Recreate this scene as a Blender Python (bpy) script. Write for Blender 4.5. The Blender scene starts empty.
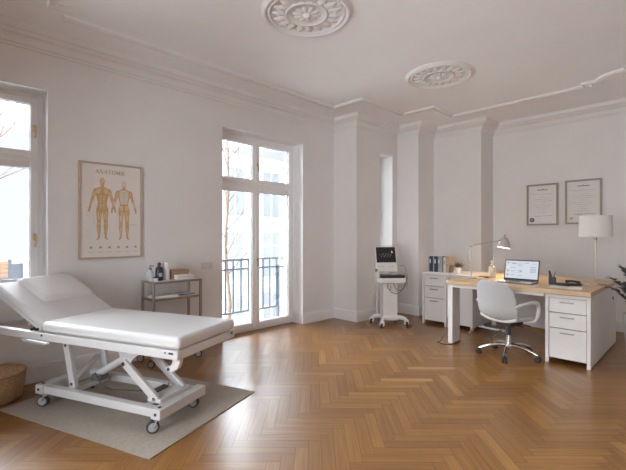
import bpy, bmesh, math, random
from math import sin, cos, pi, radians, sqrt, atan2, hypot
from mathutils import Vector, Matrix
random.seed(11)
scene = bpy.context.scene
COL = scene.collection

# ------------------------------------------------------------------ materials
def new_mat(name):
    m = bpy.data.materials.new(name); m.use_nodes = True
    nt = m.node_tree; b = nt.nodes['Principled BSDF']
    return m, nt, b

def mat(name, col, rough=0.5, metal=0.0, var=0.0, scale=20.0, bump=0.0, bscale=200.0, spec=0.5, coat=0.0, emit=0.0, sheen=0.0):
    m, nt, b = new_mat(name)
    c = (*col, 1.0)
    b.inputs['Base Color'].default_value = c
    b.inputs['Roughness'].default_value = rough
    b.inputs['Metallic'].default_value = metal
    b.inputs['Specular IOR Level'].default_value = spec
    b.inputs['Coat Weight'].default_value = coat
    b.inputs['Sheen Weight'].default_value = sheen
    if emit:
        b.inputs['Emission Color'].default_value = c
        b.inputs['Emission Strength'].default_value = emit
    tc = nt.nodes.new('ShaderNodeTexCoord')
    if var:
        n = nt.nodes.new('ShaderNodeTexNoise'); n.inputs['Scale'].default_value = scale; n.inputs['Detail'].default_value = 4
        r = nt.nodes.new('ShaderNodeValToRGB')
        r.color_ramp.elements[0].position = .3; r.color_ramp.elements[1].position = .7
        r.color_ramp.elements[0].color = (*[max(0, x*(1-var)) for x in col], 1)
        r.color_ramp.elements[1].color = (*[min(1, x*(1+var)) for x in col], 1)
        nt.links.new(tc.outputs['Object'], n.inputs['Vector'])
        nt.links.new(n.outputs['Fac'], r.inputs['Fac'])
        nt.links.new(r.outputs['Color'], b.inputs['Base Color'])
    if bump:
        n2 = nt.nodes.new('ShaderNodeTexNoise'); n2.inputs['Scale'].default_value = bscale; n2.inputs['Detail'].default_value = 3
        bp = nt.nodes.new('ShaderNodeBump'); bp.inputs['Strength'].default_value = bump; bp.inputs['Distance'].default_value = .01
        nt.links.new(tc.outputs['Object'], n2.inputs['Vector'])
        nt.links.new(n2.outputs['Fac'], bp.inputs['Height'])
        nt.links.new(bp.outputs['Normal'], b.inputs['Normal'])
    return m

M = {}
def screen_mat(name, col, e):
    m = mat(name, (.03,.03,.035), .25); b = m.node_tree.nodes['Principled BSDF']
    b.inputs['Emission Color'].default_value = (*col,1); b.inputs['Emission Strength'].default_value = e
    return m
M['wall'] = mat('wall_plaster', (.765, .742, .728), .85, var=.025, scale=1.6, bump=.08, bscale=60)
M['ceil'] = mat('ceiling_plaster', (.88, .872, .875), .9, var=.02, scale=1.2, bump=.05, bscale=60)
M['trim'] = mat('painted_trim', (.80, .785, .775), .5, var=.015, scale=4)
M['stucco'] = mat('white_stucco', (.79, .77, .76), .8, bump=.1, bscale=80)
M['winframe'] = mat('window_paint', (.88, .87, .87), .35, var=.01, scale=5)
M['lit_lining'] = mat('reveal_lit_white', (.88, .87, .865), .35)  # whiter than the wall: window light put into the reveal colour
M['brass'] = mat('brass', (.62, .42, .16), .28, 1.0)
M['gasket'] = mat('dark_gasket', (.06, .06, .065), .6)
M['iron'] = mat('railing_iron', (.040, .050, .064), .55, .3, var=.1, scale=30)
M['facade'] = mat('facade_render', (.50, .51, .52), .9, var=.03, scale=1.0)
M['facglass'] = mat('facade_glass', (.25, .27, .29), .5)
M['ground'] = mat('courtyard_paving', (.68, .68, .68), .9, var=.06, scale=.8)
M['bark'] = mat('bark', (.115, .072, .042), .9, var=.25, scale=12, bump=.4, bscale=40)
M['parapet'] = mat('parapet_grey', (.04, .048, .06), .7, var=.06, scale=5)
M['slat'] = mat('bench_slat_wood', (.16, .085, .035), .6, var=.15, scale=9)
M['white_metal'] = mat('white_powder_coat', (.65, .638, .63), .35, var=.01, scale=8, coat=.1)
M['vinyl'] = mat('white_vinyl', (.65, .637, .632), .48, var=.015, scale=6, bump=.06, bscale=140)
M['pillow'] = mat('pillow_cover', (.74, .73, .725), .75, bump=.15, bscale=45, sheen=.1)
M['bolt'] = mat('black_bolt', (.03, .03, .032), .4)
M['chrome'] = mat('chrome', (.72, .72, .73), .16, 1.0)
M['steel'] = mat('brushed_steel', (.58, .56, .54), .3, 1.0, var=.06, scale=30)
M['trolley_steel'] = mat('trolley_steel', (.34, .31, .28), .32, 1.0)
M['hubcap'] = mat('caster_cover', (.46, .455, .45), .4)
M['rubber'] = mat('dark_rubber', (.025, .025, .028), .55)
M['greyplastic'] = mat('grey_plastic', (.13, .13, .135), .45)
M['rug'] = mat('rug_wool', (.385, .325, .262), .95, var=.10, scale=55, bump=.5, bscale=220, sheen=.15)
M['towel'] = mat('dark_towel', (.075, .085, .11), .9, var=.2, scale=30, bump=.3, bscale=90)
M['cabinet'] = mat('cabinet_lacquer', (.76, .735, .71), .45, var=.01, scale=5)
M['shadowgap'] = mat('cabinet_gap_shade', (.16, .15, .14), .7)  # dark carcass: shade of the drawer gaps put into its colour
M['screen_black'] = mat('screen_glass_black', (.022, .024, .028), .12)
M['blackplastic'] = mat('black_plastic', (.028, .027, .027), .4)
M['machine'] = mat('machine_plastic', (.74, .725, .71), .4, var=.01, scale=9)
M['chairshell'] = mat('chair_shell', (.46, .46, .455), .5, var=.015, scale=7)
M['chairpad'] = mat('chair_seat_pad', (.60, .585, .565), .75, bump=.1, bscale=160)
M['lampgrey'] = mat('lamp_grey_enamel', (.50, .47, .44), .4, .2)
M['shade'] = mat('linen_shade', (.72, .68, .64), .85, var=.03, scale=90, bump=.15, bscale=260)
M['polebrass'] = mat('pale_brass', (.50, .42, .33), .35, .85)
M['paper'] = mat('paper_white', (.80, .785, .77), .7)
M['poster_paper'] = mat('poster_paper', (.77, .715, .67), .75, var=.012, scale=3)
M['diploma_paper'] = mat('diploma_paper', (.74, .715, .70), .6)
M['frame_tan'] = mat('frame_light_oak', (.50, .40, .29), .5, var=.1, scale=14)
M['frame_champagne'] = mat('frame_champagne', (.31, .255, .195), .45, .25)
M['ochre'] = mat('ink_ochre', (.60, .39, .19), .8)
M['ochre_light'] = mat('ink_pale_ochre', (.68, .50, .31), .8)
M['ochre_dark'] = mat('ink_brown', (.46, .26, .11), .8)
M['ink_bone'] = mat('ink_cream', (.68, .62, .54), .8)
M['ink_grey'] = mat('ink_grey', (.36, .33, .32), .8)
M['ink_black'] = mat('ink_black', (.10, .09, .09), .8)
M['ink_lightgrey'] = mat('ink_light_grey', (.52, .49, .47), .8)
M['ink_blue'] = mat('seal_dark_blue', (.07, .09, .13), .6)
M['ink_gold'] = mat('seal_gold', (.70, .45, .16), .5)
M['outlet'] = mat('outlet_plastic', (.62, .585, .545), .4)
M['bottle_dark'] = mat('bottle_navy', (.03, .04, .065), .25)
M['bottle_white'] = mat('bottle_white', (.80, .78, .77), .4)
M['label_grey'] = mat('bottle_label', (.45, .48, .52), .6)
M['box_brown'] = mat('box_kraft', (.38, .23, .13), .75, var=.1, scale=25)
M['towel_white'] = mat('white_towel', (.82, .80, .78), .9, bump=.25, bscale=120)
M['mag_dark'] = mat('magazine_dark', (.08, .08, .085), .4)
M['pot_white'] = mat('pot_ceramic', (.78, .74, .70), .5)
M['planter'] = mat('planter_grey', (.50, .48, .46), .6, var=.03, scale=8)
M['soil'] = mat('soil', (.05, .035, .025), .95)
M['leaf_dark'] = mat('leaf_dark_olive', (.045, .050, .034), .5, var=.3, scale=12)
M['leaf_small'] = mat('leaf_dusty_olive', (.17, .15, .085), .7, var=.3, scale=60)
M['stem'] = mat('stem_brown', (.16, .11, .07), .7)
M['book_navy'] = mat('book_navy', (.045, .055, .075), .6)
M['book_black'] = mat('book_black', (.03, .03, .033), .6)
M['book_blue'] = mat('book_light_blue', (.30, .39, .50), .6)
M['book_grey'] = mat('book_grey_blue', (.36, .40, .45), .6)
M['book_cream'] = mat('book_cream', (.72, .66, .57), .65)
M['book_tan'] = mat('book_tan', (.42, .33, .25), .65)
M['book_brown'] = mat('book_brown', (.28, .18, .11), .65)
M['amber_bottle'] = mat('frosted_bottle', (.74, .66, .55), .35)
M['cable'] = mat('cable_grey', (.16, .155, .15), .5)
M['cable_black'] = mat('cable_black', (.03, .03, .03), .5)
M['laptop'] = mat('laptop_aluminium', (.62, .61, .60), .32, .9)
M['ui_white'] = screen_mat('ui_white', (.80, .86, .95), .78)
M['ui_grey'] = screen_mat('ui_grey', (.42, .46, .54), .6)
M['ui_pale'] = screen_mat('ui_pale', (.60, .64, .72), .68)
M['ui_orange'] = screen_mat('ui_orange', (.80, .55, .30), .65)
M['bulb'] = mat('warm_bulb', (1.0, .72, .40), .4, emit=9.0)
M['us_line'] = mat('scan_trace', (.25, .28, .30), .3, emit=.12)
M['us_mark'] = mat('scan_mark', (.75, .66, .52), .3, emit=.35)

def glass_mat():
    m = bpy.data.materials.new('window_glass'); m.use_nodes = True
    nt = m.node_tree; nt.nodes.clear()
    o = nt.nodes.new('ShaderNodeOutputMaterial'); mx = nt.nodes.new('ShaderNodeMixShader')
    t = nt.nodes.new('ShaderNodeBsdfTransparent'); t.inputs['Color'].default_value = (.985, .99, .992, 1)
    g = nt.nodes.new('ShaderNodeBsdfGlossy'); g.inputs['Roughness'].default_value = .02
    f = nt.nodes.new('ShaderNodeFresnel'); f.inputs['IOR'].default_value = 1.45
    nt.links.new(f.outputs[0], mx.inputs[0]); nt.links.new(t.outputs[0], mx.inputs[1]); nt.links.new(g.outputs[0], mx.inputs[2])
    nt.links.new(mx.outputs[0], o.inputs[0])
    return m
M['glass'] = glass_mat()

def clear_plastic():
    m, nt, b = new_mat('clear_plastic')
    b.inputs['Base Color'].default_value = (.82, .83, .84, 1)
    b.inputs['Roughness'].default_value = .15
    b.inputs['Alpha'].default_value = .55
    return m
M['clear'] = clear_plastic()

def parquet():
    m, nt, b = new_mat('oak_herringbone')
    N = nt.nodes.new; L = nt.links.new
    uv = N('ShaderNodeUVMap'); uv.uv_map = 'grain'
    at = N('ShaderNodeAttribute'); at.attribute_name = 'plank'
    sep = N('ShaderNodeSeparateColor'); L(at.outputs['Color'], sep.inputs[0])
    ramp = N('ShaderNodeValToRGB')
    e = ramp.color_ramp.elements
    e[0].position = 0; e[0].color = (.225, .096, .023, 1)
    e[1].position = 1; e[1].color = (.42, .224, .065, 1)
    x = e.new(.35); x.color = (.295, .138, .034, 1)
    x = e.new(.7); x.color = (.352, .174, .046, 1)
    L(sep.outputs[0], ramp.inputs[0])
    mp = N('ShaderNodeMapping'); mp.inputs['Scale'].default_value = (2.2, 42, 1)
    L(uv.outputs[0], mp.inputs[0])
    n = N('ShaderNodeTexNoise'); n.inputs['Scale'].default_value = 1.0; n.inputs['Detail'].default_value = 6; n.inputs['Distortion'].default_value = .6
    L(mp.outputs[0], n.inputs['Vector'])
    r2 = N('ShaderNodeValToRGB'); r2.color_ramp.elements[0].position = .32; r2.color_ramp.elements[1].position = .72
    r2.color_ramp.elements[0].color = (.80, .76, .72, 1); r2.color_ramp.elements[1].color = (1.14, 1.14, 1.14, 1)
    L(n.outputs['Fac'], r2.inputs[0])
    mul = N('ShaderNodeMix'); mul.data_type = 'RGBA'; mul.blend_type = 'MULTIPLY'; mul.inputs[0].default_value = 1
    L(ramp.outputs[0], mul.inputs[6]); L(r2.outputs[0], mul.inputs[7])
    L(mul.outputs[2], b.inputs['Base Color'])
    rr = N('ShaderNodeMapRange'); rr.inputs['To Min'].default_value = .27; rr.inputs['To Max'].default_value = .36
    L(n.outputs['Fac'], rr.inputs['Value']); L(rr.outputs[0], b.inputs['Roughness'])
    bp = N('ShaderNodeBump'); bp.inputs['Strength'].default_value = .05; bp.inputs['Distance'].default_value = .002
    L(n.outputs['Fac'], bp.inputs['Height']); L(bp.outputs[0], b.inputs['Normal'])
    b.inputs['Specular IOR Level'].default_value = .5; b.inputs['Coat Weight'].default_value = .25; b.inputs['Coat Roughness'].default_value = .22; b.inputs['Coat IOR'].default_value = 1.5
    return m
M['parquet'] = parquet()
M['joint'] = mat('parquet_joint', (.075, .035, .014), .7)

def desk_wood():
    m, nt, b = new_mat('pale_oak_top')
    N = nt.nodes.new; L = nt.links.new
    tc = N('ShaderNodeTexCoord'); mp = N('ShaderNodeMapping'); mp.inputs['Scale'].default_value = (26, 1.6, 26)
    n = N('ShaderNodeTexNoise'); n.inputs['Detail'].default_value = 5; n.inputs['Scale'].default_value = 1.5
    r = N('ShaderNodeValToRGB'); r.color_ramp.elements[0].position = .3; r.color_ramp.elements[1].position = .7
    r.color_ramp.elements[0].color = (.52, .34, .18, 1); r.color_ramp.elements[1].color = (.66, .47, .28, 1)
    L(tc.outputs['Object'], mp.inputs[0]); L(mp.outputs[0], n.inputs['Vector']); L(n.outputs['Fac'], r.inputs[0]); L(r.outputs[0], b.inputs['Base Color'])
    b.inputs['Roughness'].default_value = .42
    return m
M['desktop'] = desk_wood()

def wicker():
    m, nt, b = new_mat('woven_seagrass')
    N = nt.nodes.new; L = nt.links.new
    uv = N('ShaderNodeTexCoord'); mp = N('ShaderNodeMapping'); mp.inputs['Scale'].default_value = (1, 1, 1)
    w = N('ShaderNodeTexWave'); w.wave_type = 'BANDS'; w.bands_direction = 'Z'; w.inputs['Scale'].default_value = 26; w.inputs['Distortion'].default_value = 2.5; w.inputs['Detail Scale'].default_value = 3.0
    v = N('ShaderNodeTexVoronoi'); v.inputs['Scale'].default_value = 75
    r = N('ShaderNodeValToRGB'); r.color_ramp.elements[0].color = (.34, .19, .085, 1); r.color_ramp.elements[1].color = (.72, .48, .26, 1)
    mx = N('ShaderNodeMath'); mx.operation = 'MULTIPLY'
    a = N('ShaderNodeMath'); a.operation = 'ADD'; a.inputs[1].default_value = .45
    L(uv.outputs['Object'], w.inputs['Vector']); L(uv.outputs['Object'], v.inputs['Vector'])
    L(v.outputs['Distance'], a.inputs[0]); L(w.outputs['Fac'], mx.inputs[0]); L(a.outputs[0], mx.inputs[1])
    L(mx.outputs[0], r.inputs[0]); L(r.outputs[0], b.inputs['Base Color'])
    bp = N('ShaderNodeBump'); bp.inputs['Strength'].default_value = .7; bp.inputs['Distance'].default_value = .01
    L(mx.outputs[0], bp.inputs['Height']); L(bp.outputs[0], b.inputs['Normal'])
    b.inputs['Roughness'].default_value = .85
    return m
M['wicker'] = wicker()

# ------------------------------------------------------------------ mesh builder
class MB:
    def __init__(self): self.v = []; self.f = []; self.mi = []; self.m = 0
    def add(self, vs, fs, X=None):
        o = len(self.v)
        for p in vs:
            p = Vector(p)
            self.v.append(tuple(X @ p) if X is not None else tuple(p))
        for f in fs: self.f.append([i+o for i in f]); self.mi.append(self.m)
        return self
    def box(self, x0, x1, y0, y1, z0, z1, X=None):
        v = [(x0,y0,z0),(x1,y0,z0),(x1,y1,z0),(x0,y1,z0),(x0,y0,z1),(x1,y0,z1),(x1,y1,z1),(x0,y1,z1)]
        return self.add(v, [(0,3,2,1),(4,5,6,7),(0,1,5,4),(1,2,6,5),(2,3,7,6),(3,0,4,7)], X)
    def bar(self, p0, p1, w, t, up=(0,0,1)):
        p0, p1 = Vector(p0), Vector(p1); d = (p1-p0); L = d.length; d.normalize()
        s = d.cross(Vector(up)); 
        if s.length < 1e-4: s = d.cross(Vector((1,0,0)))
        s.normalize(); u = s.cross(d)
        X = Matrix((( d.x,s.x,u.x,p0.x),(d.y,s.y,u.y,p0.y),(d.z,s.z,u.z,p0.z),(0,0,0,1)))
        return self.box(0, L, -w/2, w/2, -t/2, t/2, X)
    def cyl(self, p0, p1, r0, r1=None, n=18):
        r1 = r0 if r1 is None else r1
        p0, p1 = Vector(p0), Vector(p1); d = (p1-p0).normalized()
        a = d.orthogonal().normalized(); b = d.cross(a)
        vs = []; 
        for p, r in ((p0,r0),(p1,r1)):
            for i in range(n):
                t = 2*pi*i/n; vs.append(p + a*(r*cos(t)) + b*(r*sin(t)))
        fs = [(i,(i+1)%n,n+(i+1)%n,n+i) for i in range(n)] + [tuple(reversed(range(n))), tuple(range(n,2*n))]
        return self.add(vs, fs)
    def tube(self, pts, r, n=8, closed=False, flat=1.0):
        pts = [Vector(p) for p in pts]; k = len(pts); rs = r if isinstance(r, (list, tuple)) else [r]*k
        vs = []; prev = None
        for i, p in enumerate(pts):
            if closed: t = pts[(i+1)%k]-pts[i-1]
            else: t = pts[min(i+1,k-1)]-pts[max(i-1,0)]
            t.normalize()
            if prev is None: a = t.orthogonal().normalized() if abs(t.z) > .95 else t.cross(Vector((0,0,1))).normalized()
            else: a = (prev - t*prev.dot(t)).normalized()
            prev = a; b = t.cross(a)
            for j in range(n):
                q = 2*pi*j/n; vs.append(p + a*(rs[i]*cos(q)*flat) + b*(rs[i]*sin(q)))
        fs = []
        for i in range(k if closed else k-1):
            i2 = (i+1)%k
            for j in range(n): fs.append((i*n+j, i*n+(j+1)%n, i2*n+(j+1)%n, i2*n+j))
        if not closed: fs += [tuple(reversed(range(n))), tuple(range((k-1)*n, k*n))]
        return self.add(vs, fs)
    def lathe(self, prof, c=(0,0,0), n=32, X=None, sx=1, sy=1):
        vs = []; k = len(prof)
        for (r, z) in prof:
            for j in range(n):
                q = 2*pi*j/n; vs.append((c[0]+sx*r*cos(q), c[1]+sy*r*sin(q), c[2]+z))
        fs = []
        for i in range(k-1):
            for j in range(n): fs.append((i*n+j, i*n+(j+1)%n, (i+1)*n+(j+1)%n, (i+1)*n+j))
        if prof[0][0] > 1e-4: fs.append(tuple(reversed(range(n))))
        if prof[-1][0] > 1e-4: fs.append(tuple(range((k-1)*n, k*n)))
        return self.add(vs, fs, X)
    def prism(self, poly, z0, z1, X=None):
        n = len(poly)
        vs = [(p[0],p[1],z0) for p in poly] + [(p[0],p[1],z1) for p in poly]
        fs = [tuple(reversed(range(n))), tuple(range(n,2*n))] + [(i,(i+1)%n,n+(i+1)%n,n+i) for i in range(n)]
        return self.add(vs, fs, X)
    def face(self, pts, X=None): return self.add(pts, [tuple(range(len(pts)))], X)
    def grid(self, P):
        nu, nv = len(P), len(P[0])
        return self.add([q for row in P for q in row], [(i*nv+j,(i+1)*nv+j,(i+1)*nv+j+1,i*nv+j+1) for i in range(nu-1) for j in range(nv-1)])
    def sweep(self, path, prof, closed=False):
        # path: xy points, interior on the right hand side; prof: (inset, z) points
        k = len(path); off = []
        for i in range(k):
            ds = []
            if closed or i > 0: a, b = path[i-1], path[i]; ds.append(((b[0]-a[0]),(b[1]-a[1])))
            if closed or i < k-1: a, b = path[i], path[(i+1)%k]; ds.append(((b[0]-a[0]),(b[1]-a[1])))
            ns = [(d[1]/hypot(*d), -d[0]/hypot(*d)) for d in ds]
            if len(ns) == 1: m = ns[0]
            else:
                sx, sy = ns[0][0]+ns[1][0], ns[0][1]+ns[1][1]
                q = (sx*ns[0][0]+sy*ns[0][1]); m = (sx/q, sy/q)
            off.append(m)
        vs = [(path[i][0]+off[i][0]*u, path[i][1]+off[i][1]*u, z) for i in range(k) for (u, z) in prof]
        n = len(prof); fs = []
        for i in range(k if closed else k-1):
            i2 = (i+1)%k
            for j in range(n): fs.append((i*n+j, i*n+(j+1)%n, i2*n+(j+1)%n, i2*n+j))
        if not closed: fs += [tuple(range(n)), tuple(reversed(range((k-1)*n, k*n)))]
        return self.add(vs, fs)
    def build(self, name, mats, parent=None, bevel=0, seg=2, sub=0, solid=0, ang=35, flat=False, loc=None, rot=None):
        me = bpy.data.meshes.new(name); me.from_pydata(self.v, [], self.f)
        ms = mats if isinstance(mats, (list, tuple)) else [mats]
        for m in ms: me.materials.append(M[m])
        for p, i in zip(me.polygons, self.mi): p.material_index = min(i, len(ms)-1)
        bm = bmesh.new(); bm.from_mesh(me); bmesh.ops.recalc_face_normals(bm, faces=bm.faces); bm.to_mesh(me); bm.free()
        if not flat:
            me.shade_smooth(); me.set_sharp_from_angle(angle=radians(ang))
        o = bpy.data.objects.new(name, me); COL.objects.link(o)
        if parent: o.parent = parent
        if loc: o.location = loc
        if rot: o.rotation_euler = rot
        if solid:
            s = o.modifiers.new('solid', 'SOLIDIFY'); s.thickness = solid; s.offset = 0
        if bevel:
            b = o.modifiers.new('bevel', 'BEVEL'); b.width = bevel; b.segments = seg; b.limit_method = 'ANGLE'; b.angle_limit = radians(40)
        if sub:
            s = o.modifiers.new('sub', 'SUBSURF'); s.levels = sub; s.render_levels = sub
        return o

def thing(name, label, cat, loc=(0,0,0), rz=0, group=None):
    o = bpy.data.objects.new(name, None); COL.objects.link(o)
    o.location = loc; o.rotation_euler = (0,0,rz); o.empty_display_size = .1
    o['label'] = label; o['category'] = cat
    if group: o['group'] = group
    return o
def tag(o, label, cat, group=None):
    o['label'] = label; o['category'] = cat
    if group: o['group'] = group
    return o
def struct(o): o['kind'] = 'structure'; return o
def sempty(name, loc=(0,0,0)):
    o = bpy.data.objects.new(name, None); COL.objects.link(o); o.location = loc; o['kind'] = 'structure'; return o
def arc(p0, c, p1, n=8):  # quadratic bend
    p0, c, p1 = Vector(p0), Vector(c), Vector(p1)
    return [p0*(1-t)**2 + c*(2*t*(1-t)) + p1*t*t for t in [i/n for i in range(n+1)]]

# ------------------------------------------------------------------ room numbers (metres; x along the window wall, y towards it)
WY = 4.48                 # window wall
XA, YB, XC, YD, XE, YF, XG = 4.92, 3.99, 6.06, 3.56, 6.59, 2.71, 7.10
X0, Y0 = -1.7, -1.7
CEIL = 3.28
CORN = 3.10
OUT = WY + .42

# floor ------------------------------------------------------------
def make_floor():
    L, W, g = .50, .0833, .0009
    bm = bmesh.new(); uvl = bm.loops.layers.uv.new('grain'); cl = bm.loops.layers.color.new('plank')
    r = random.Random(3)
    c45 = sqrt(.5)
    def room(a, b): return (2.5 + (a+b)*c45, 1.5 + (b-a)*c45)
    def plank(a0, a1, b0, b1, horiz):
        ctr = room((a0+a1)/2, (b0+b1)/2)
        if not (X0-.4 < ctr[0] < 7.4 and Y0-.4 < ctr[1] < 5.2): return
        pts = [(a0+g,b0+g),(a1-g,b0+g),(a1-g,b1-g),(a0+g,b1-g)]
        vs = [bm.verts.new((*room(*p), 0)) for p in pts]
        f = bm.faces.new(vs); f.material_index = 0
        col = (min(1,max(0,r.gauss(.48,.165))), r.random(), r.random(), 1); ou, ov = r.uniform(0,40), r.uniform(0,40)
        for lp, p in zip(f.loops, pts):
            u, v = (p[0]-a0, p[1]-b0) if horiz else (p[1]-b0, p[0]-a0)
            lp[uvl].uv = (u+ou, v+ov); lp[cl] = col
    for j in range(-14, 15):
        for i in range(-110, 110):
            a, b = i*W + j*L, i*W - j*L
            plank(a, a+L, b, b+W, True)
            plank(a+L, a+L+W, b+W-L, b+W, False)
    for co, no in (((0,WY+.36,0),(0,1,0)), ((7.2,0,0),(1,0,0)), ((X0-.1,0,0),(-1,0,0)), ((0,Y0-.1,0),(0,-1,0))):
        bmesh.ops.bisect_plane(bm, geom=bm.verts[:]+bm.edges[:]+bm.faces[:], plane_co=co, plane_no=no, clear_outer=True)
    # dark joint bed just beneath the boards, and slab body
    z1, z0 = -.0012, -.14
    xa, xb, ya, yb = X0-.1, 7.2, Y0-.1, WY+.36
    q = [bm.verts.new(p) for p in ((xa,ya,z1),(xb,ya,z1),(xb,yb,z1),(xa,yb,z1),(xa,ya,z0),(xb,ya,z0),(xb,yb,z0),(xa,yb,z0))]
    for fi in ((0,1,2,3),(7,6,5,4),(0,4,5,1),(1,5,6,2),(2,6,7,3),(3,7,4,0)):
        f = bm.faces.new([q[i] for i in fi]); f.material_index = 1
    me = bpy.data.meshes.new('floor'); bm.to_mesh(me); bm.free()
    me.materials.append(M['parquet']); me.materials.append(M['joint'])
    o = bpy.data.objects.new('floor', me); COL.objects.link(o); struct(o)
make_floor()

# walls ------------------------------------------------------------
W1X0, W1X1, W1Z0, W1Z1 = -.55, .869, .86, 2.76
DX0, DX1, DZ1 = 2.78, 4.215, 2.79
NX0, NX1, NZ0, NZ1 = 5.555, 5.918, .95, 2.765
b = MB()
b.box(X0-.1, W1X0, WY, OUT, -.1, 3.4); b.box(W1X0, W1X1, WY, OUT, -.1, W1Z0); b.box(W1X0, W1X1, WY, OUT, W1Z1, 3.4)
b.box(W1X1, DX0, WY, OUT, -.1, 3.4); b.box(DX0, DX1, WY, OUT, DZ1, 3.4); b.box(DX1, XA+.02, WY, OUT, -.1, 3.4)
struct(b.build('wall_left', 'wall'))
b = MB()
b.box(XA, NX0, YB, OUT, -.1, 3.4); b.box(NX0, NX1, YB, YB+.45, -.1, NZ0); b.box(NX0, NX1, YB, YB+.45, NZ1, 3.4)
b.box(NX1, XC+.02, YB, YB+.45, -.1, 3.4); b.box(XC, 7.3, YD, YB+.45, -.1, 3.4)
struct(b.build('wall_back', 'wall'))
b = MB(); b.box(XE, 7.3, YF, YD, -.1, 3.4); b.box(XG, 7.3, Y0-.1, YF, -.1, 3.4)
struct(b.build('wall_right', 'wall'))
# two walls behind the camera; added windows in the rear one brighten the room
RZ0, RZ1 = .30, 2.80
FILL_WIN = [(-1.2, .3), (1.1, 2.6)]
b = MB(); ys = [Y0-.1] + [v for p in FILL_WIN for v in p] + [OUT]
for k in range(0, len(ys), 2): b.box(X0-.3, X0, ys[k], ys[k+1], -.1, 3.4)
for (y0, y1) in FILL_WIN: b.box(X0-.3, X0, y0, y1, -.1, RZ0); b.box(X0-.3, X0, y0, y1, RZ1, 3.4)
struct(b.build('wall_rear', 'wall'))
b = MB(); b.box(X0-.3, 7.3, Y0-.3, Y0, -.1, 3.4)
struct(b.build('wall_front', 'wall'))
b = MB(); b.box(X0-.3, 7.3, Y0-.3, OUT, CEIL, 3.44)
struct(b.build('ceiling', 'ceil'))

ROOM = [(X0,WY),(XA,WY),(XA,YB),(XC,YB),(XC,YD),(XE,YD),(XE,YF),(XG,YF),(XG,Y0),(X0,Y0)]
H = CEIL
corn = [(-.01,CORN),(.016,CORN),(.018,CORN+.022),(.026,CORN+.028)]
for i in range(7):
    t = i/6*pi/2; corn.append((.030+.062*(1-cos(t)), CORN+.032+.062*sin(t)))
corn += [(.098,CORN+.100),(.104,CORN+.112),(.112,CORN+.112)]
for i in range(6):
    t = i/5*pi/2; corn.append((.112+.034*sin(t), CORN+.116+.034*(1-cos(t))))
corn += [(.150,CORN+.158),(.150,H+.01),(-.01,H+.01)]
struct(MB().sweep(ROOM, corn, closed=True).build('trim_1', 'wall', ang=25))

bprof = [(-.01,-.002),(.018,-.002),(.018,.135),(.014,.140),(.016,.150),(.011,.160),(.006,.170),(.003,.172),(-.01,.172)]
FD = WY+.205   # plane of the door and window frames
struct(MB().sweep([(X0,WY),(DX0,WY)], bprof).build('baseboard_left', 'trim', ang=25))
struct(MB().sweep([(DX1,FD),(DX1,WY),(XA,WY),(XA,YB),(XC,YB),(XC,YD),(XE,YD)], bprof).build('baseboard_back', 'trim', ang=25))
struct(MB().sweep([(XE,YD),(XE,YF),(XG,YF),(XG,Y0)], bprof).build('baseboard_right', 'trim', ang=25))

# stucco strip on the ceiling
def strip(path, name):
    p = [(-.038,H+.005),(-.038,H-.018),(-.030,H-.027),(-.014,H-.027),(-.009,H-.010),(.009,H-.010),(.014,H-.027),(.030,H-.027),(.038,H-.018),(.038,H+.005)]
    return struct(MB().sweep(path, p).build(name, 'stucco', ang=25))
strip([(.88,3.97),(4.365,3.97),(4.365,3.44),(5.39,3.44),(5.39,2.93),(6.01,2.93),(6.01,1.08)], 'trim_2')
def qarc(c, r, a0, a1, n=10): return [(c[0]+r*cos(a0+(a1-a0)*i/n), c[1]+r*sin(a0+(a1-a0)*i/n)) for i in range(n+1)]
strip([(6.01,1.14),(5.90,1.14),(5.90,1.02)] + qarc((6.02,.74),.30,pi*.62,pi*1.02)[0:0] + [(5.86,.98),(5.80,.93),(5.75,.86),(5.72,.77),(5.71,.68),(5.62,.68),(5.62,-1.0)], 'trim_3')
strip([(.52,.9),(.52,3.56),(.60,3.565),(.68,3.60),(.735,3.655),(.765,3.73),(.775,3.82),(.92,3.82)], 'trim_4')

# ------------------------------------------------------------------ windows and doors
def leaf_frame(b, x0, x1, z0, z1, y0, y1, w=.062):
    b.box(x0, x0+w, y0, y1, z0, z1); b.box(x1-w, x1, y0, y1, z0, z1)
    b.box(x0+w, x1-w, y0, y1, z0, z0+w); b.box(x0+w, x1-w, y0, y1, z1-w, z1)
def handle(parent, x, y, z):
    b = MB(); b.box(x-.013, x+.013, y-.006, y+.004, z-.035, z+.035)
    b.cyl((x,y,z), (x,y-.04,z), .008); b.tube(arc((x,y-.038,z+.012), (x,y-.048,z-.03), (x-.004,y-.04,z-.10), 6), [.010]*4+[.008]*3, n=10)
    b.build('handle', 'brass', parent, bevel=.003)
def pane(parent, x0, x1, z0, z1, y):
    b = MB(); b.box(x0-.01, x1+.01, y-.002, y+.002, z0-.01, z1+.01); b.build('pane', 'glass', parent)
    g = MB(); leaf_frame(g, x0-.004, x1+.004, z0-.004, z1+.004, y-.012, y-.003, .008); g.build('gasket', 'gasket', parent)

FY0, FY1 = FD, FD+.075
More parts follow.
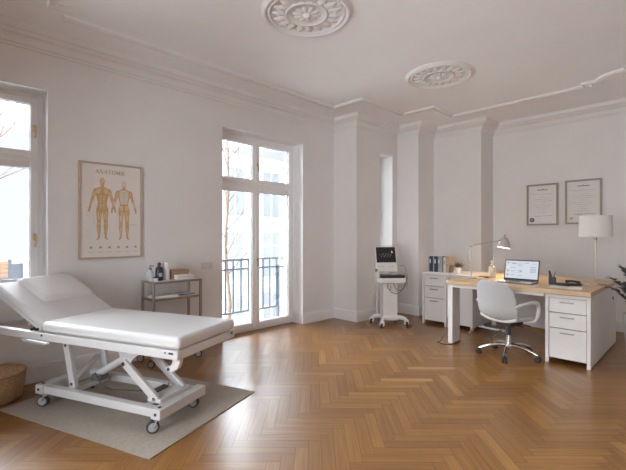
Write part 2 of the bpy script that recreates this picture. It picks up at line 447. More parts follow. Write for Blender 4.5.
# French door
d = sempty('door_1')
b = MB(); leaf_frame(b, DX0, DX1, 0, DZ1, FY0+.012, FY1+.02, .05)
b.box(DX0+.05, DX1-.05, FY0+.012, FY1+.02, 2.055, 2.125)           # transom bar
b.build('door_frame', 'winframe', d, bevel=.004)
b = MB(); b.box(DX0-.02, DX1+.02, FY1+.02, OUT+.05, -.06, .02); b.build('sill', 'facade', d)
mx = (DX0+DX1)/2 - .03
for (x0, x1) in ((DX0+.05, mx), (mx, DX1-.05)):
    for (z0, z1, k) in ((.03, 2.06, .085), (2.12, DZ1-.045, .062)):
        s = MB(); w = .062
        s.box(x0, x0+w, FY0-.006, FY1, z0, z1); s.box(x1-w, x1, FY0-.006, FY1, z0, z1)
        s.box(x0+w, x1-w, FY0-.006, FY1, z0, z0+k); s.box(x0+w, x1-w, FY0-.006, FY1, z1-w, z1)
        so = s.build('door_leaf' if z0 < 1 else 'transom_light', 'winframe', d, bevel=.006)
        pane(so, x0+w, x1-w, z0+k, z1-w, FY0+.04)
        if x0 == mx: handle(so, mx+.012, FY0-.006, 1.03 if z0 < 1 else 2.40)
b = MB(); b.box(mx-.016, mx+.016, FY0-.014, FY0-.004, .04, 2.05); b.box(mx-.016, mx+.016, FY0-.014, FY0-.004, 2.13, DZ1-.05)
b.build('cover_strip', 'winframe', d, bevel=.003)

def lit_lining(parent, x0, x1, z0, z1):  # thin sheets added to whiten the reveals as if lit
    for nm, bx in (('lit_side_lining',(x0,x0+.004,z0,z1)),('lit_side_lining',(x1-.004,x1,z0,z1)),('lit_head_lining',(x0+.004,x1-.004,z1-.004,z1))):
        MB().box(bx[0],bx[1],WY+.0005,FY0+.012,bx[2],bx[3]).build(nm,'lit_lining',parent)
lit_lining(d, DX0, DX1, .175, DZ1)
# window beside the couch
wn = sempty('window_1')
b = MB(); leaf_frame(b, W1X0, W1X1, W1Z0, W1Z1, FY0+.012, FY1+.02, .045)
b.box(W1X0+.045, W1X1-.045, FY0+.012, FY1+.02, 2.085, 2.15)
b.build('window_frame', 'winframe', wn, bevel=.004)
b = MB(); b.box(W1X0-.02, W1X1+.02, WY-.03, FY0+.012, W1Z0-.03, W1Z0+.004); b.build('window_sill', 'trim', wn, bevel=.008)
mx = (W1X0+W1X1)/2
for (x0, x1) in ((W1X0+.04, mx), (mx, W1X1-.04)):
    for (z0, z1) in ((W1Z0+.035, 2.10), (2.135, W1Z1-.04)):
        s = MB(); leaf_frame(s, x0, x1, z0, z1, FY0-.006, FY1, .066)
        so = s.build('casement' if z0 < 2 else 'transom_light', 'winframe', wn, bevel=.006)
        pane(so, x0+.066, x1-.066, z0+.066, z1-.066, FY0+.04)
        if x0 == mx: handle(so, x1-.03, FY0-.006, 1.36 if z0 < 2 else 2.42)

lit_lining(wn, W1X0, W1X1, W1Z0+.004, W1Z1)
# narrow window in the niche
wn = sempty('window_2')
b = MB(); leaf_frame(b, NX0, NX1, NZ0, NZ1, YB+.34, YB+.41, .055); b.build('window_frame', 'winframe', wn, bevel=.005)
pane(wn, NX0+.055, NX1-.055, NZ0+.055, NZ1-.055, YB+.375)
# added windows behind the camera, unseen, to fill the room with light
for k, (a0, a1) in enumerate(FILL_WIN):
    wn = sempty('window_%d' % (k+3)); am = (a0+a1)/2; b = MB()
    for (y0, y1) in ((a0, am), (am, a1)):
        for (z0, z1) in ((RZ0, 2.1), (2.1, RZ1)):
            b.box(X0-.22, X0-.15, y0, y0+.06, z0, z1); b.box(X0-.22, X0-.15, y1-.06, y1, z0, z1)
            b.box(X0-.22, X0-.15, y0+.06, y1-.06, z0, z0+.06); b.box(X0-.22, X0-.15, y0+.06, y1-.06, z1-.06, z1)
    b.build('window_frame', 'winframe', wn, bevel=.005)
    b = MB(); b.box(X0-.187, X0-.183, a0+.02, a1-.02, RZ0+.02, RZ1-.02); b.build('pane', 'glass', wn)

# ------------------------------------------------------------------ ceiling rosettes
def rosette(x, y, lab):
    t = thing('ceiling_rosette', lab, 'ceiling rosette', (x, y, H), 0, 'ceiling rosettes')
    R = .392
    prof = [(0,-.012),(.06,-.012),(.16,-.014),(.165,-.022),(.172,-.026),(.180,-.022),(.185,-.012),(.30,-.010),(.305,-.018),(.315,-.024),(.325,-.018),(.33,-.012),
            (.337,-.014),(.345,-.026),(.358,-.032),(.370,-.026),(.378,-.012),(R,-.010),(R,.004),(0,.004)]
    MB().lathe(prof, n=64).build('base_disc', 'stucco', t, ang=60)
    for k in range(18):                                   # outer acanthus leaves
        a = 2*pi*k/18; P = []
        for i in range(7):
            u = i/6; r = .192 + .106*u; w = (.036*sin(pi*min(1,.18+u*.78))**.8)*(1+.25*sin(u*16)) 
            row = []
            for j in range(7):
                s = j/3-1; aa = a + s*w/r; h = .012+.024*(1-s*s)*sin(pi*(.25+.7*u))*(1-.55*abs(sin(s*5+u*3)))
                row.append((r*cos(aa), r*sin(aa), -h))
            P.append(row)
        MB().grid(P).build('acanthus_leaf', 'stucco', t, ang=50)
    b = MB()
    for k in range(56):                                   # bead ring
        a = 2*pi*k/56; 
        b.lathe([(0,-.010),(.007,-.007),(.010,0),(.010,.004)], (.3405*cos(a)*.945, .3405*sin(a)*.945, -.016), n=6)
    b.build('bead_ring', 'stucco', t)
    for k in range(10):                                   # inner petals
        a = 2*pi*k/10; P = []
        for i in range(5):
            u = i/4; r = .045 + .075*u; w = .030*sin(pi*(.2+.65*u)); row = []
            for j in range(5):
                s = j/2-1; aa = a + s*w/r; row.append((r*cos(aa), r*sin(aa), -(.014+.014*(1-s*s)*sin(pi*(.3+.6*u)))))
            P.append(row)
        MB().grid(P).build('petal', 'stucco', t, ang=50)
    MB().lathe([(0,-.050),(.018,-.046),(.032,-.034),(.036,-.022),(.048,-.020),(.052,-.010)], n=20).build('boss', 'stucco', t)
rosette(2.350, 2.452, 'nearer, larger looking white stucco ceiling rosette above the open floor')
rosette(4.393, 2.307, 'smaller looking white stucco ceiling rosette, on the ceiling towards the desk corner')

# ------------------------------------------------------------------ treatment couch
def caster(parent, x, y, r=.042, name='caster', brk='steel', yaw=0.4):
    b = MB(); ca, sa = cos(yaw), sin(yaw)
    top = .10
    b.m = 0; b.cyl((x,y,top),(x,y,top-.02), .014)
    ox, oy = x-.022*ca, y-.022*sa
    for s in (-1, 1):
        px_, py_ = -sa*s*.022, ca*s*.022
        b.bar((ox+px_, oy+py_, r), (x+px_*.8, y+py_*.8, top-.012), .004, .034, up=(-sa*s, ca*s, 0))
    b.bar((x-sa*.026, y+ca*.026, top-.012), (x+sa*.026, y-ca*.026, top-.012), .035, .008)
    b.m = 1; b.cyl((ox-sa*-.016, oy-ca*.016, r), (ox-sa*.016, oy+ca*.016, r), r, n=24)
    b.m = 2; b.cyl((ox-sa*-.020, oy-ca*.020, r), (ox-sa*.020, oy+ca*.020, r), r*.74, n=20)
    return b.build(name, [brk, 'rubber', 'hubcap'], parent, bevel=.002)

def couch():
    vx, vd = -1.545, 3.180
    A = radians(45.3); c, s = cos(A), sin(A)
    t = thing('treatment_couch', 'white padded height-adjustable treatment couch with raised head end, standing on the beige rug', 'treatment couch',
              (vd*c+vx*s, vd*s-vx*c, .008), radians(-66.7))
    # chassis
    b = MB(); b.box(-.63,.63,-.235,-.175,.105,.165); b.build('base_rail', 'white_metal', t, bevel=.006)
    b = MB(); b.box(-.63,.63,.175,.235,.105,.165); b.build('base_rail', 'white_metal', t, bevel=.006)
    b = MB(); b.box(-.64,-.555,-.25,.25,.10,.172); b.build('cross_beam', 'white_metal', t, bevel=.006)
    b = MB(); b.box(.555,.64,-.25,.25,.10,.172); b.build('cross_beam', 'white_metal', t, bevel=.006)
    b = MB(); b.box(-.38,-.30,-.175,.175,.12,.16); b.build('cross_tie', 'white_metal', t, bevel=.004)
    b = MB(); b.box(.42,.47,-.175,.175,.115,.155); b.build('cross_tie', 'white_metal', t, bevel=.004)
    for x, y, yw in ((-.56,-.215,.5),(.575,-.215,.9),(-.56,.215,2.2),(.575,.215,.3)): caster(t, x, y, .043, yaw=yw)
    for x in (-.60,.60):
        MB().cyl((x,-.249,.137),(x,-.254,.137),.011,n=12).build('bolt_cap','bolt',t)
        MB().cyl((x,-.21,.171),(x,-.21,.177),.012,n=12).build('bolt_cap','bolt',t)
    # rear parallelogram links (near vertical), each with bolts
    for y in (-.155,.155):
        b = MB(); b.bar((-.315,y,.15),(-.415,y,.575),.035,.062,up=(1,0,.2)); lk = b.build('lift_link','white_metal',t,bevel=.006)
        for u in (.10,.80):
            X_, Z_ = -.315-.1*u, .15+.425*u
            MB().cyl((X_, y-.022, Z_),(X_, y+.022, Z_), .012, n=14).build('pivot_bolt','bolt',lk)
    b = MB(); b.bar((-.36,-.13,.175),(-.40,.13,.33),.045,.022); b.build('brace','white_metal',t,bevel=.004)
    # front scissor arms
    for y in (-.145,.12):
        b = MB(); b.bar((.52,y,.185),(.20,y,.425),.034,.060,up=(0,0,1)); lk = b.build('scissor_arm','white_metal',t,bevel=.006)
        MB().cyl((.215,y-.024,.414),(.215,y+.024,.414),.016,n=14).build('pivot_bolt','chrome',lk); MB().cyl((.505,y-.024,.196),(.505,y+.024,.196),.014,n=14).build('pivot_bolt','chrome',lk)
    for y in (-.13,.10):
        b = MB(); X = Matrix(((1,0,0,0),(0,0,1,y),(0,1,0,0),(0,0,0,1)))
        b.prism([(.08,.58),(.44,.58),(.40,.545),(.27,.44),(.24,.385),(.17,.385),(.15,.44),(.11,.54)], -.008, .008, X); b.build('pivot_bracket','white_metal',t,bevel=.003)
    b = MB(); b.box(.44,.56,-.16,.16,.17,.20); b.build('pivot_block','white_metal',t,bevel=.004)
    # actuator
    b = MB(); b.cyl((-.31,.05,.20),(-.02,.05,.36),.030); b.m=1; b.cyl((-.02,.05,.36),(.20,.05,.47),.016); b.build('actuator',['white_metal','chrome'],t)
    b = MB(); b.box(-.33,-.22,.0,.09,.165,.215); b.build('motor','greyplastic',t,bevel=.01)
    b = MB(); b.tube([(-.30,.02,.22),(-.15,-.05,.175),(0,-.09,.17),(.25,-.03,.172),(.40,.08,.175)], .006); b.build('cable','cable_black',t)
    b = MB(); b.box(.36,.43,-.05,.09,.15,.20); b.build('control_box','greyplastic',t,bevel=.004); MB().cyl((.45,.05,.15),(.45,.05,.245),.008).build('locking_pin','chrome',t)
    # upper frame
    b = MB(); b.box(-1.16,.86,-.33,-.285,.562,.622); b.build('side_rail','white_metal',t,bevel=.006)
    b = MB(); b.box(-1.16,.86,.285,.33,.562,.622); b.build('side_rail','white_metal',t,bevel=.006)
    b = MB(); b.box(.815,.862,-.285,.285,.562,.622); b.build('end_rail','white_metal',t,bevel=.006)
    b = MB(); b.box(-1.16,-1.115,-.285,.285,.562,.622); b.build('end_rail','white_metal',t,bevel=.006)
    for x in (-.42,.22):
        b = MB(); b.box(x-.025,x+.025,-.285,.285,.58,.625); b.build('cross_tie','white_metal',t,bevel=.004)
    b = MB(); b.box(.79,.825,-.334,-.33,.597,.609); b.build('rail_slot','bolt',t); MB().box(.862,.866,.27,.295,.597,.609).build('rail_slot','bolt',t); MB().cyl((.76,-.334,.603),(.76,-.33,.603),.006,n=10).build('rail_screw','bolt',t)
    MB().cyl((-.44,-.334,.603),(-.44,-.33,.603),.009,n=12).build('rail_screw','bolt',t)
    # adjuster hook under the foot end
    b = MB(); X = Matrix(((1,0,0,0),(0,0,1,-.27),(0,1,0,0),(0,0,0,1)))
    b.prism([(.775,.58),(.845,.58),(.842,.535),(.825,.495),(.79,.468),(.745,.462),(.728,.478),(.735,.498),(.765,.505),(.778,.53)], -.018, .018, X); lv = b.build('adjuster_lever','white_metal',t,bevel=.005)
    b = MB(); b.cyl((.748,-.291,.481),(.748,-.249,.481),.011,n=14); b.build('pivot_bolt','bolt',lv)
    # handle tube under head end
    b = MB(); b.tube([(-.78,-.25,.565),(-.78,-.25,.525),(-.76,-.25,.512),(-.50,-.25,.510),(-.47,-.25,.522),(-.47,-.25,.565)], .016, n=10); b.build('grab_handle','white_metal',t)
    b = MB(); b.box(-.47,-.38,-.26,-.20,.535,.578); b.build('release_catch','bolt',t,bevel=.004); MB().box(-.33,-.25,-.26,-.22,.555,.578).build('release_catch','bolt',t,bevel=.004); MB().cyl((-.56,-.332,.640),(-.56,-.29,.640),.013,n=12).build('release_knob','bolt',t); MB().cyl((-.51,-.332,.641),(-.51,-.29,.641),.010,n=12).build('release_knob','bolt',t)
    # cushions
    b = MB(); b.box(-.455,.870,-.328,.328,.623,.708); m = b.build('seat_cushion','vinyl',t,bevel=.034,seg=6)
    b = MB(); b.tube([(-.43,-.3275,.650),(.84,-.3275,.650)], .004, n=6); b.build('piping','vinyl',m)
    th = radians(24.6)
    X = Matrix.Translation((-.455,0,.640)) @ Matrix.Rotation(pi, 4, 'Z') @ Matrix.Rotation(-th, 4, 'Y')
    b = MB(); b.box(.0,.66,-.326,.326,.0,.070,X); m = b.build('back_cushion','vinyl',t,bevel=.026,seg=5)
    b = MB(); b.box(.02,.63,-.31,.31,-.030,-.002,X); b.build('back_frame','white_metal',t,bevel=.005)
    b = MB()
    nx, ny = 17, 19; P=[]
    for i in range(nx):
        row=[]
        for j in range(ny):
            u=i/(nx-1); v=j/(ny-1)
            e=min(u,1-u)*7; f=min(v,1-v)*8; h=.036*min(1,e*2)**.3*min(1,f*2)**.3
            h+= .0025*sin(v*17+u*4)*min(1,e)*min(1,f)
            row.append(X @ Vector((.275+.39*u,-.322+.475*v,.070+h)))
        P.append(row)
    b.grid(P)
    P2=[[X @ Vector((.275+.39*i/(nx-1),-.322+.475*j/(ny-1),.069)) for j in range(ny)] for i in range(nx)]
    o=len(b.v); b.grid(P2)
    b.build('pillow','pillow',t,ang=70)
    b = MB(); b.bar((-.90,-.12,.60),(-.72,-.12,.745),.03,.03); b.build('back_strut','white_metal',t,bevel=.004)
    b = MB(); b.bar((-.90,.12,.60),(-.72,.12,.745),.03,.03); b.build('back_strut','white_metal',t,bevel=.004)
couch()

# rug
def rug():
    A = radians(45.3); c, s = cos(A), sin(A)
    r, d = -1.003, 2.436
    o = MB(); 
    P = []
    rnd = random.Random(5)
    n, m_ = 33, 25
    for i in range(n):
        row = []
        for j in range(m_):
            u, v = 1.62*i/(n-1), 1.16*j/(m_-1)
            row.append((-u, v, .007+rnd.uniform(-.0006,.0006)))
        P.append(row)
    o.grid(P); o.box(-1.62,0,0,1.16,.0004,.0062)
    ob = o.build('rug','rug',ang=60)
    ob.location = (d*c+r*s, d*s-r*c, 0)
    ob.rotation_euler = (0,0,radians(-44.7-25))
    tag(ob,'flat beige grey woven rug on the parquet under the white couch','rug')
rug()

# basket with towel
t = thing('wicker_basket','round woven seagrass basket standing against the window wall behind the rug','basket',(.448,4.21,0))
prof = [(.0,.004),(.165,.004),(.178,.012),(.200,.12),(.208,.225),(.206,.236),(.196,.236),(.192,.22),(.186,.12),(.165,.02),(0,.018)]
MB().lathe(prof,n=40).build('basket_body','wicker',t,ang=60)
MB().lathe([(.190,.226),(.196,.242),(.206,.246),(.214,.238),(.213,.226),(.203,.221)],n=40).build('rim','wicker',t,ang=80)
b = MB(); P=[]
for i in range(15):
    row=[]
    for j in range(15):
        u,v=i/7-1,j/7-1; k=max(abs(u),abs(v)); q=hypot(u,v) or 1; f=k/q*.172
        row.append((u*f if q else 0, v*f, .185+.022*sin(u*5+v*2)*cos(v*4)-.01*k))
    P.append(row)
b.grid(P); b.lathe([(0,.022),(.155,.024),(.168,.16),(.170,.176),(0,.176)],n=24)
tag(b.build('towel','towel',loc=(.448,4.21,0),ang=80),'dark blue grey towel lying inside the woven basket','towel')

# ------------------------------------------------------------------ poster
INK = [0]
def shape2(b, pts, y):      # each printed patch lies a hair above the one before it
    INK[0] = (INK[0]+1) % 90; y = y - INK[0]*1.2e-5; b.face([(p[0], y, p[1]) for p in pts])
def caps2(b, p0, p1, r0, r1, y, n=7):
    dx, dz = p1[0]-p0[0], p1[1]-p0[1]; a = atan2(dz, dx); pts = []
    for i in range(n): q = a+pi/2+pi*i/(n-1); pts.append((p0[0]+r0*cos(q), p0[1]+r0*sin(q)))
    for i in range(n): q = a-pi/2+pi*i/(n-1); pts.append((p1[0]+r1*cos(q), p1[1]+r1*sin(q)))
    shape2(b, pts, y)
def ell2(b, cx, cz, rx, rz, y, n=16): shape2(b, [(cx+rx*cos(2*pi*i/n), cz+rz*sin(2*pi*i/n)) for i in range(n)], y)

def figure(parent, cx, top, h, front):
    b = MB(); k = h; INK[0] = 0
    Y = [-.0102-.0002*i for i in range(6)]
    def P(x, z): return (cx+x*k, top-z*k)
    base, mid, dk, bone = 0, 1, 2, 3
    b.m = base
    ell2(b, *P(0,.060), .038*k, .060*k, Y[0])
    shape2(b, [P(-.022,.10),P(.022,.10),P(.028,.145),P(.085,.172),P(.112,.20),P(.108,.25),P(.082,.32),P(.066,.40),P(.074,.45),P(.090,.50),P(.085,.545),P(-.085,.545),P(-.090,.50),P(-.074,.45),P(-.066,.40),P(-.082,.32),P(-.108,.25),P(-.112,.20),P(-.085,.172),P(-.028,.145)], Y[0])
    for s in (-1,1):
        caps2(b, P(s*.100,.205), P(s*.140,.335), .030*k, .022*k, Y[0]); caps2(b, P(s*.140,.335), P(s*.178,.460), .024*k, .013*k, Y[0])
        caps2(b, P(s*.178,.465), P(s*.192,.515), .017*k, .013*k, Y[0])
        for q in (-.012,0,.012): caps2(b, P(s*.188+q*.5,.505), P(s*.196+q,.548), .006*k, .004*k, Y[0])
        caps2(b, P(s*.045,.525), P(s*.050,.70), .046*k, .029*k, Y[0]); caps2(b, P(s*.050,.70), P(s*.052,.79), .029*k, .031*k, Y[0])
        caps2(b, P(s*.052,.785), P(s*.050,.945), .032*k, .013*k, Y[0]); caps2(b, P(s*.050,.955), P(s*.072,.985), .016*k, .012*k, Y[0])
    def pair(m, y, *items):
        b.m = m
        for (x0,z0,x1,z1,r0,r1) in items:
            for s in (-1,1): caps2(b, P(s*x0,z0), P(s*x1,z1), r0*k, r1*k, y)
    if front:
        pair(mid, Y[1], (.052,.205,.060,.235,.030,.024),(.024,.30,.024,.30,.014,.014),(.024,.34,.024,.34,.014,.014),(.024,.38,.024,.38,.013,.013),(.022,.43,.016,.49,.014,.007),
             (.106,.23,.128,.31,.012,.010),(.146,.36,.168,.44,.010,.006),(.056,.56,.056,.66,.014,.010),(.030,.58,.038,.67,.009,.007),(.050,.735,.050,.735,.014,.014),(.060,.80,.054,.90,.010,.004))
        b.m = mid; ell2(b, *P(0,.052), .024*k, .036*k, Y[1])
        pair(dk, Y[2], (.008,.262,.075,.272,.003,.002),(.072,.32,.060,.40,.004,.003),(.014,.050,.014,.050,.006,.004),(.044,.56,.047,.69,.003,.002),(.108,.175,.118,.25,.003,.003),(.043,.80,.047,.90,.003,.002),
             (.085,.30,.055,.31,.002,.002),(.080,.33,.052,.34,.002,.002),(.078,.49,.020,.545,.003,.002))
        b.m = dk; caps2(b, P(0,.18), P(0,.50), .0025*k, .002*k, Y[2])
    else:
        b.m = bone
        ell2(b, *P(0,.056), .034*k, .053*k, Y[1])
        shape2(b, [P(-.026,.165),P(.026,.165),P(.072,.19),P(.070,.28),P(.050,.40),P(-.050,.40),P(-.070,.28),P(-.072,.19)], Y[1])
        pair(bone, Y[1], (.148,.36,.172,.45,.010,.007),(.062,.60,.058,.68,.010,.007))
        pair(mid, Y[2], (.105,.22,.128,.31,.013,.009),(.036,.54,.040,.68,.012,.007),(.052,.80,.051,.90,.012,.005),(.040,.445,.035,.50,.024,.020))
        pair(dk, Y[3], (.012,.20,.060,.212,.002,.002),(.012,.24,.055,.252,.002,.002),(.012,.28,.052,.29,.002,.002),(.010,.42,.060,.405,.003,.002),(.008,.50,.055,.525,.003,.002),(.112,.19,.125,.27,.003,.002))
        b.m = dk; caps2(b, P(0,.18), P(0,.42), .0025*k, .002*k, Y[3])
    return b.build('printed_figure', ['ochre','ochre_light','ochre_dark','ink_bone'], parent, flat=True)

def letters(parent, text, x, z, h, matn, y):
    b = MB()
    def st(x0,z0,x1,z1,w):
        p0, p1 = Vector((x0,0,z0)), Vector((x1,0,z1)); d = (p1-p0).normalized(); s = Vector((-d.z,0,d.x))*(w/2)
        b.face([((x+q.x*h), y, (z+q.z*h)) for q in (p0+s,p0-s,p1-s,p1+s)])
    def serif(cx, cz, w=.30): st(cx-w/2, cz, cx+w/2, cz, .07)
    cur = 0.0
    for ch in text:
        o = cur; T, t_ = .17, .08
        if ch == 'A': st(o+.05,0,o+.42,1,t_); st(o+.42,1,o+.80,0,T); st(o+.18,.35,o+.66,.35,.07); serif(o+.05,.03); serif(o+.80,.03); cur += .98
        elif ch == 'N': st(o+.12,0,o+.12,1,t_); st(o+.10,1,o+.78,0,T); st(o+.78,0,o+.78,1,t_); serif(o+.12,.03); serif(o+.08,.97); serif(o+.78,.97); cur += 1.04
        elif ch == 'T': st(o+.42,0,o+.42,1,T); st(o+.02,.96,o+.82,.96,.08); st(o+.04,1,o+.04,.78,.06); st(o+.80,1,o+.80,.78,.06); serif(o+.42,.03,.36); cur += .92
        elif ch == 'O':
            for i in range(14):
                a0, a1 = 2*pi*i/14, 2*pi*(i+1)/14
                wd = .08+.09*abs(cos((a0+a1)/2)); st(o+.46+.38*cos(a0), .5+.47*sin(a0), o+.46+.38*cos(a1), .5+.47*sin(a1), wd)
            cur += 1.02
        elif ch == 'M': st(o+.12,0,o+.16,1,t_); st(o+.14,1,o+.50,.08,T); st(o+.50,.08,o+.86,1,t_); st(o+.88,1,o+.90,0,T); serif(o+.12,.03); serif(o+.90,.03,.34); serif(o+.10,.97,.2); serif(o+.92,.97,.2); cur += 1.14
        elif ch == 'I': st(o+.18,0,o+.18,1,T); serif(o+.18,.03,.36); serif(o+.18,.97,.36); cur += .46
        elif ch == 'E': st(o+.16,0,o+.16,1,T); st(o+.05,.96,o+.66,.96,.08); st(o+.05,.04,o+.68,.04,.08); st(o+.16,.5,o+.52,.5,.07); st(o+.66,1,o+.66,.76,.06); st(o+.68,0,o+.68,.24,.06); cur += .84
    return b.build('printed_title', matn, parent, flat=True), cur*h

PX0, PX1, PZ0, PZ1 = 1.122, 1.745, 1.135, 2.130
t = thing('framed_poster','framed anatomy poster with two ochre muscle figures, hanging on the window wall','poster',(0,WY-.001,0))
b = MB(); leaf_frame(b, PX0, PX1, PZ0, PZ1, -.024, 0, .017); b.build('frame','frame_tan',t,bevel=.002)
b = MB(); b.box(PX0+.012,PX1-.012,-.009,-.002,PZ0+.012,PZ1-.012); b.build('print','poster_paper',t)
letters(t,'ANATOMIE',1.280,2.018,.040,'ochre_dark',-.0104)
figure(t, 1.345, 1.975, .650, True); figure(t, 1.560, 1.965, .640, False)
for i in range(6):
    b = MB(); cx = 1.238+.0885*i; cz = 1.252
    b.m = 0; ell2(b, cx, cz, .014, .013, -.0102, 10); b.m = 1; ell2(b, cx+.006, cz+.004, .006, .007, -.0105, 8); ell2(b, cx-.008, cz-.005, .007, .005, -.0105, 8)
    b.build('printed_detail',['ochre','ochre_dark'],t,flat=True)
b = MB(); r = random.Random(8)
def dash(b, x0, x1, z, y, h=.003): b.face([(x0,y,z-h/2),(x1,y,z-h/2),(x1,y,z+h/2),(x0,y,z+h/2)])
for i in range(6):
    cx = 1.238+.0885*i
    for q in range(2): dash(b, cx-.028+.006*q, cx+.028-.008*q, 1.207-.009*q, -.0102)
for q in range(5): dash(b, 1.185, 1.185+r.uniform(.02,.045), 1.66-.02*q, -.0102); dash(b, 1.178, 1.21+r.uniform(0,.02), 1.44-.022*q, -.0102)
for q in range(4): dash(b, 1.69, 1.705+r.uniform(.01,.03), 1.70-.02*q, -.0102)
for (p0, p1) in (((1.262,1.63),(1.262,1.50)),((1.262,1.50),(1.28,1.475)),((1.28,1.475),(1.40,1.475)),((1.52,1.487),(1.69,1.487)),((1.62,1.493),(1.69,1.493))): caps2(b, p0, p1, .0012, .0012, -.0102)
b.build('printed_notes','ink_lightgrey',t,flat=True)

# ------------------------------------------------------------------ diplomas on the right wall
def diploma(y0, y1, z0, z1, lab, seal):
    t = thing('framed_diploma', lab, 'diploma', (XG-.001, (y0+y1)/2, (z0+z1)/2), radians(-90), 'framed diplomas')
    w, h = (y1-y0)/2, (z1-z0)/2
    b = MB(); leaf_frame(b, -w, w, -h, h, -.036, 0, .024); b.build('frame','frame_champagne',t,bevel=.002)
    b = MB(); b.box(-w+.015,w-.015,-.012,-.002,-h+.015,h-.015); b.build('sheet','diploma_paper',t)
    r = random.Random(int(y0*100)); b = MB(); y = -.0128
    # illegible script heading
    x = -.075
    while x < .075:
        hh = r.choice([.012,.016,.026 if abs(x) < .012 else .014]); b.face([(x,y,h*.70),(x+.006,y,h*.70),(x+.008,y,h*.70+hh),(x+.002,y,h*.70+hh)])
        x += r.uniform(.008,.011)
    dash(b, -.075, .075, h*.70+.002, y, .005)
    b.build('heading','ink_black',t,flat=True)
    b = MB(); z = h*.52
    dash(b, -w*.70, w*.66, z, y, .0035)
    for k, (a, c_) in enumerate(((.20,.28),(.62,.58),(.55,.62),(.12,.2),(.60,.58),(.42,.46),(.30,.36),(.22,.2),(.34,.3))):
        z = h*(.36-.095*k); xx = -w*a
        while xx < w*c_:
            q = r.uniform(.012,.035); dash(b, xx, min(w*c_, xx+q), z, y, .0036); xx += q+.006
    b.build('body_text','ink_grey',t,flat=True)
    b = MB(); dash(b, -w*.48, -w*.02, -h*.56, y, .006); dash(b, w*.05, w*.62, -h*.54, y, .0045); b.build('signature','ink_black' if seal=='gold' else 'ink_grey',t,flat=True)
    b = MB(); cx, cz = (-w*.66, -h*.74)
    X = Matrix.Translation((cx, y, cz)) @ Matrix.Rotation(radians(90),4,'X')
    if seal == 'blue':
        b.lathe([(.036,0),(.036,.003),(0,.003)], n=20, X=X); b.m = 1; b.box(cx-.022,cx+.022,y-.0036,y-.003,cz-.005,cz+.007); b.build('seal',['ink_blue','label_grey'],t)
    else:
        n=20; pts=[(cx+(.024 if i%2 else .019)*cos(2*pi*i/n), y-.001, cz+(.024 if i%2 else .019)*sin(2*pi*i/n)) for i in range(n)]; b.face(pts); b.build('seal','ink_gold',t,flat=True)
diploma(1.713, 2.163, 1.536, 2.195, 'framed diploma with a round dark blue seal, hung nearer the corner above the laptop', 'blue')
diploma(1.152, 1.618, 1.546, 2.215, 'framed diploma with a small gold seal, partly hidden behind the lamp shade', 'gold')

# outlet plate
t = thing('wall_outlet','double beige outlet plate low on the window wall beside the French door','outlet',(2.556,WY,.996))
b = MB(); b.box(-.076,.076,-.010,0,-.041,.041); b.build('plate','outlet',t,bevel=.004)
for x in (-.037,.037):
    b = MB(); X = Matrix.Translation((x,-.010,0)) @ Matrix.Rotation(radians(90),4,'X'); b.lathe([(.026,.004),(.029,.001),(.029,-.002),(.022,-.002),(.022,.0005),(0,.0005)],n=20,X=X); b.build('socket','outlet',t)

# ------------------------------------------------------------------ trolley
TX0, TX1, TY0, TY1 = 1.725, 2.262, 4.10, 4.38
t = thing('side_trolley','steel two-shelf trolley on casters standing against the window wall beyond the couch','trolley')
for x in (TX0,TX1):
    for y in (TY0,TY1):
        b = MB(); b.box(x-.013,x+.013,y-.013,y+.013,.085,.886); b.build('post','trolley_steel',t,bevel=.003)
        caster(t, x, y, .038, yaw=-.6)
for z in (.885,.706):
    b = MB(); b.m=0; b.box(TX0-.006,TX1+.006,TY0-.006,TY1+.006,z-.022,z); b.m=1; b.box(TX0+.014,TX1-.014,TY0+.014,TY1-.014,z,z+.0025); b.build('shelf',['trolley_steel','cabinet'],t,bevel=.003)
b = MB(); b.box(TX0-.01,TX1+.01,TY0-.014,TY0+.014,.10,.128); b.build('base_rail','white_metal',t,bevel=.005)
b = MB(); b.box(TX0-.01,TX1+.01,TY1-.014,TY1+.014,.10,.128); b.build('base_rail','white_metal',t,bevel=.005)
TT = .8875; TL = .7085
# clear pump bottle
t = thing('pump_bottle','small clear bottle with grey pump, at the window end of the trolley top','bottle',(1.752,4.245,TT))
MB().lathe([(0,0),(.030,0),(.033,.006),(.033,.085),(.026,.105),(.013,.114),(.013,.122),(0,.122)],n=24).build('bottle_body','clear',t,ang=60)
b = MB(); b.lathe([(0,.122),(.015,.122),(.015,.140),(.005,.142),(.005,.160),(0,.160)],n=16); b.bar((-.004,0,.163),(.034,0,.160),.012,.010); b.build('pump','greyplastic',t,ang=40)
t = thing('spray_bottle','dark navy bottle with pale label and white cap on the trolley top','bottle',(1.835,4.215,TT))
MB().lathe([(0,0),(.036,0),(.040,.006),(.040,.115),(.034,.140),(.016,.155),(.016,.165),(0,.165)],n=24).build('bottle_body','bottle_dark',t,ang=60)
MB().lathe([(.0405,.030),(.0408,.031),(.0408,.095),(.0405,.096)],n=24).build('label','bottle_dark',t)
b = MB(); b.box(-.018,.016,-.0418,-.0395,.045,.085); b.build('emblem','label_grey',t)
b = MB(); b.lathe([(0,.165),(.018,.165),(.018,.190),(.010,.195),(.006,.200),(0,.201)],n=18); b.build('cap','bottle_dark',t)
b = MB(); b.lathe([(0,.201),(.007,.201),(.007,.224),(0,.224)],n=12); b.bar((-.008,0,.228),(.040,-.010,.226),.016,.010); b.build('nozzle','bottle_white',t)
t = thing('pump_dispenser','tall plain white cylinder bottle between dark bottle and cardboard box on the trolley','bottle',(1.925,4.245,TT))
MB().lathe([(0,0),(.036,0),(.038,.004),(.038,.165),(.036,.170),(0,.170)],n=26).build('bottle_body','bottle_white',t,ang=50)
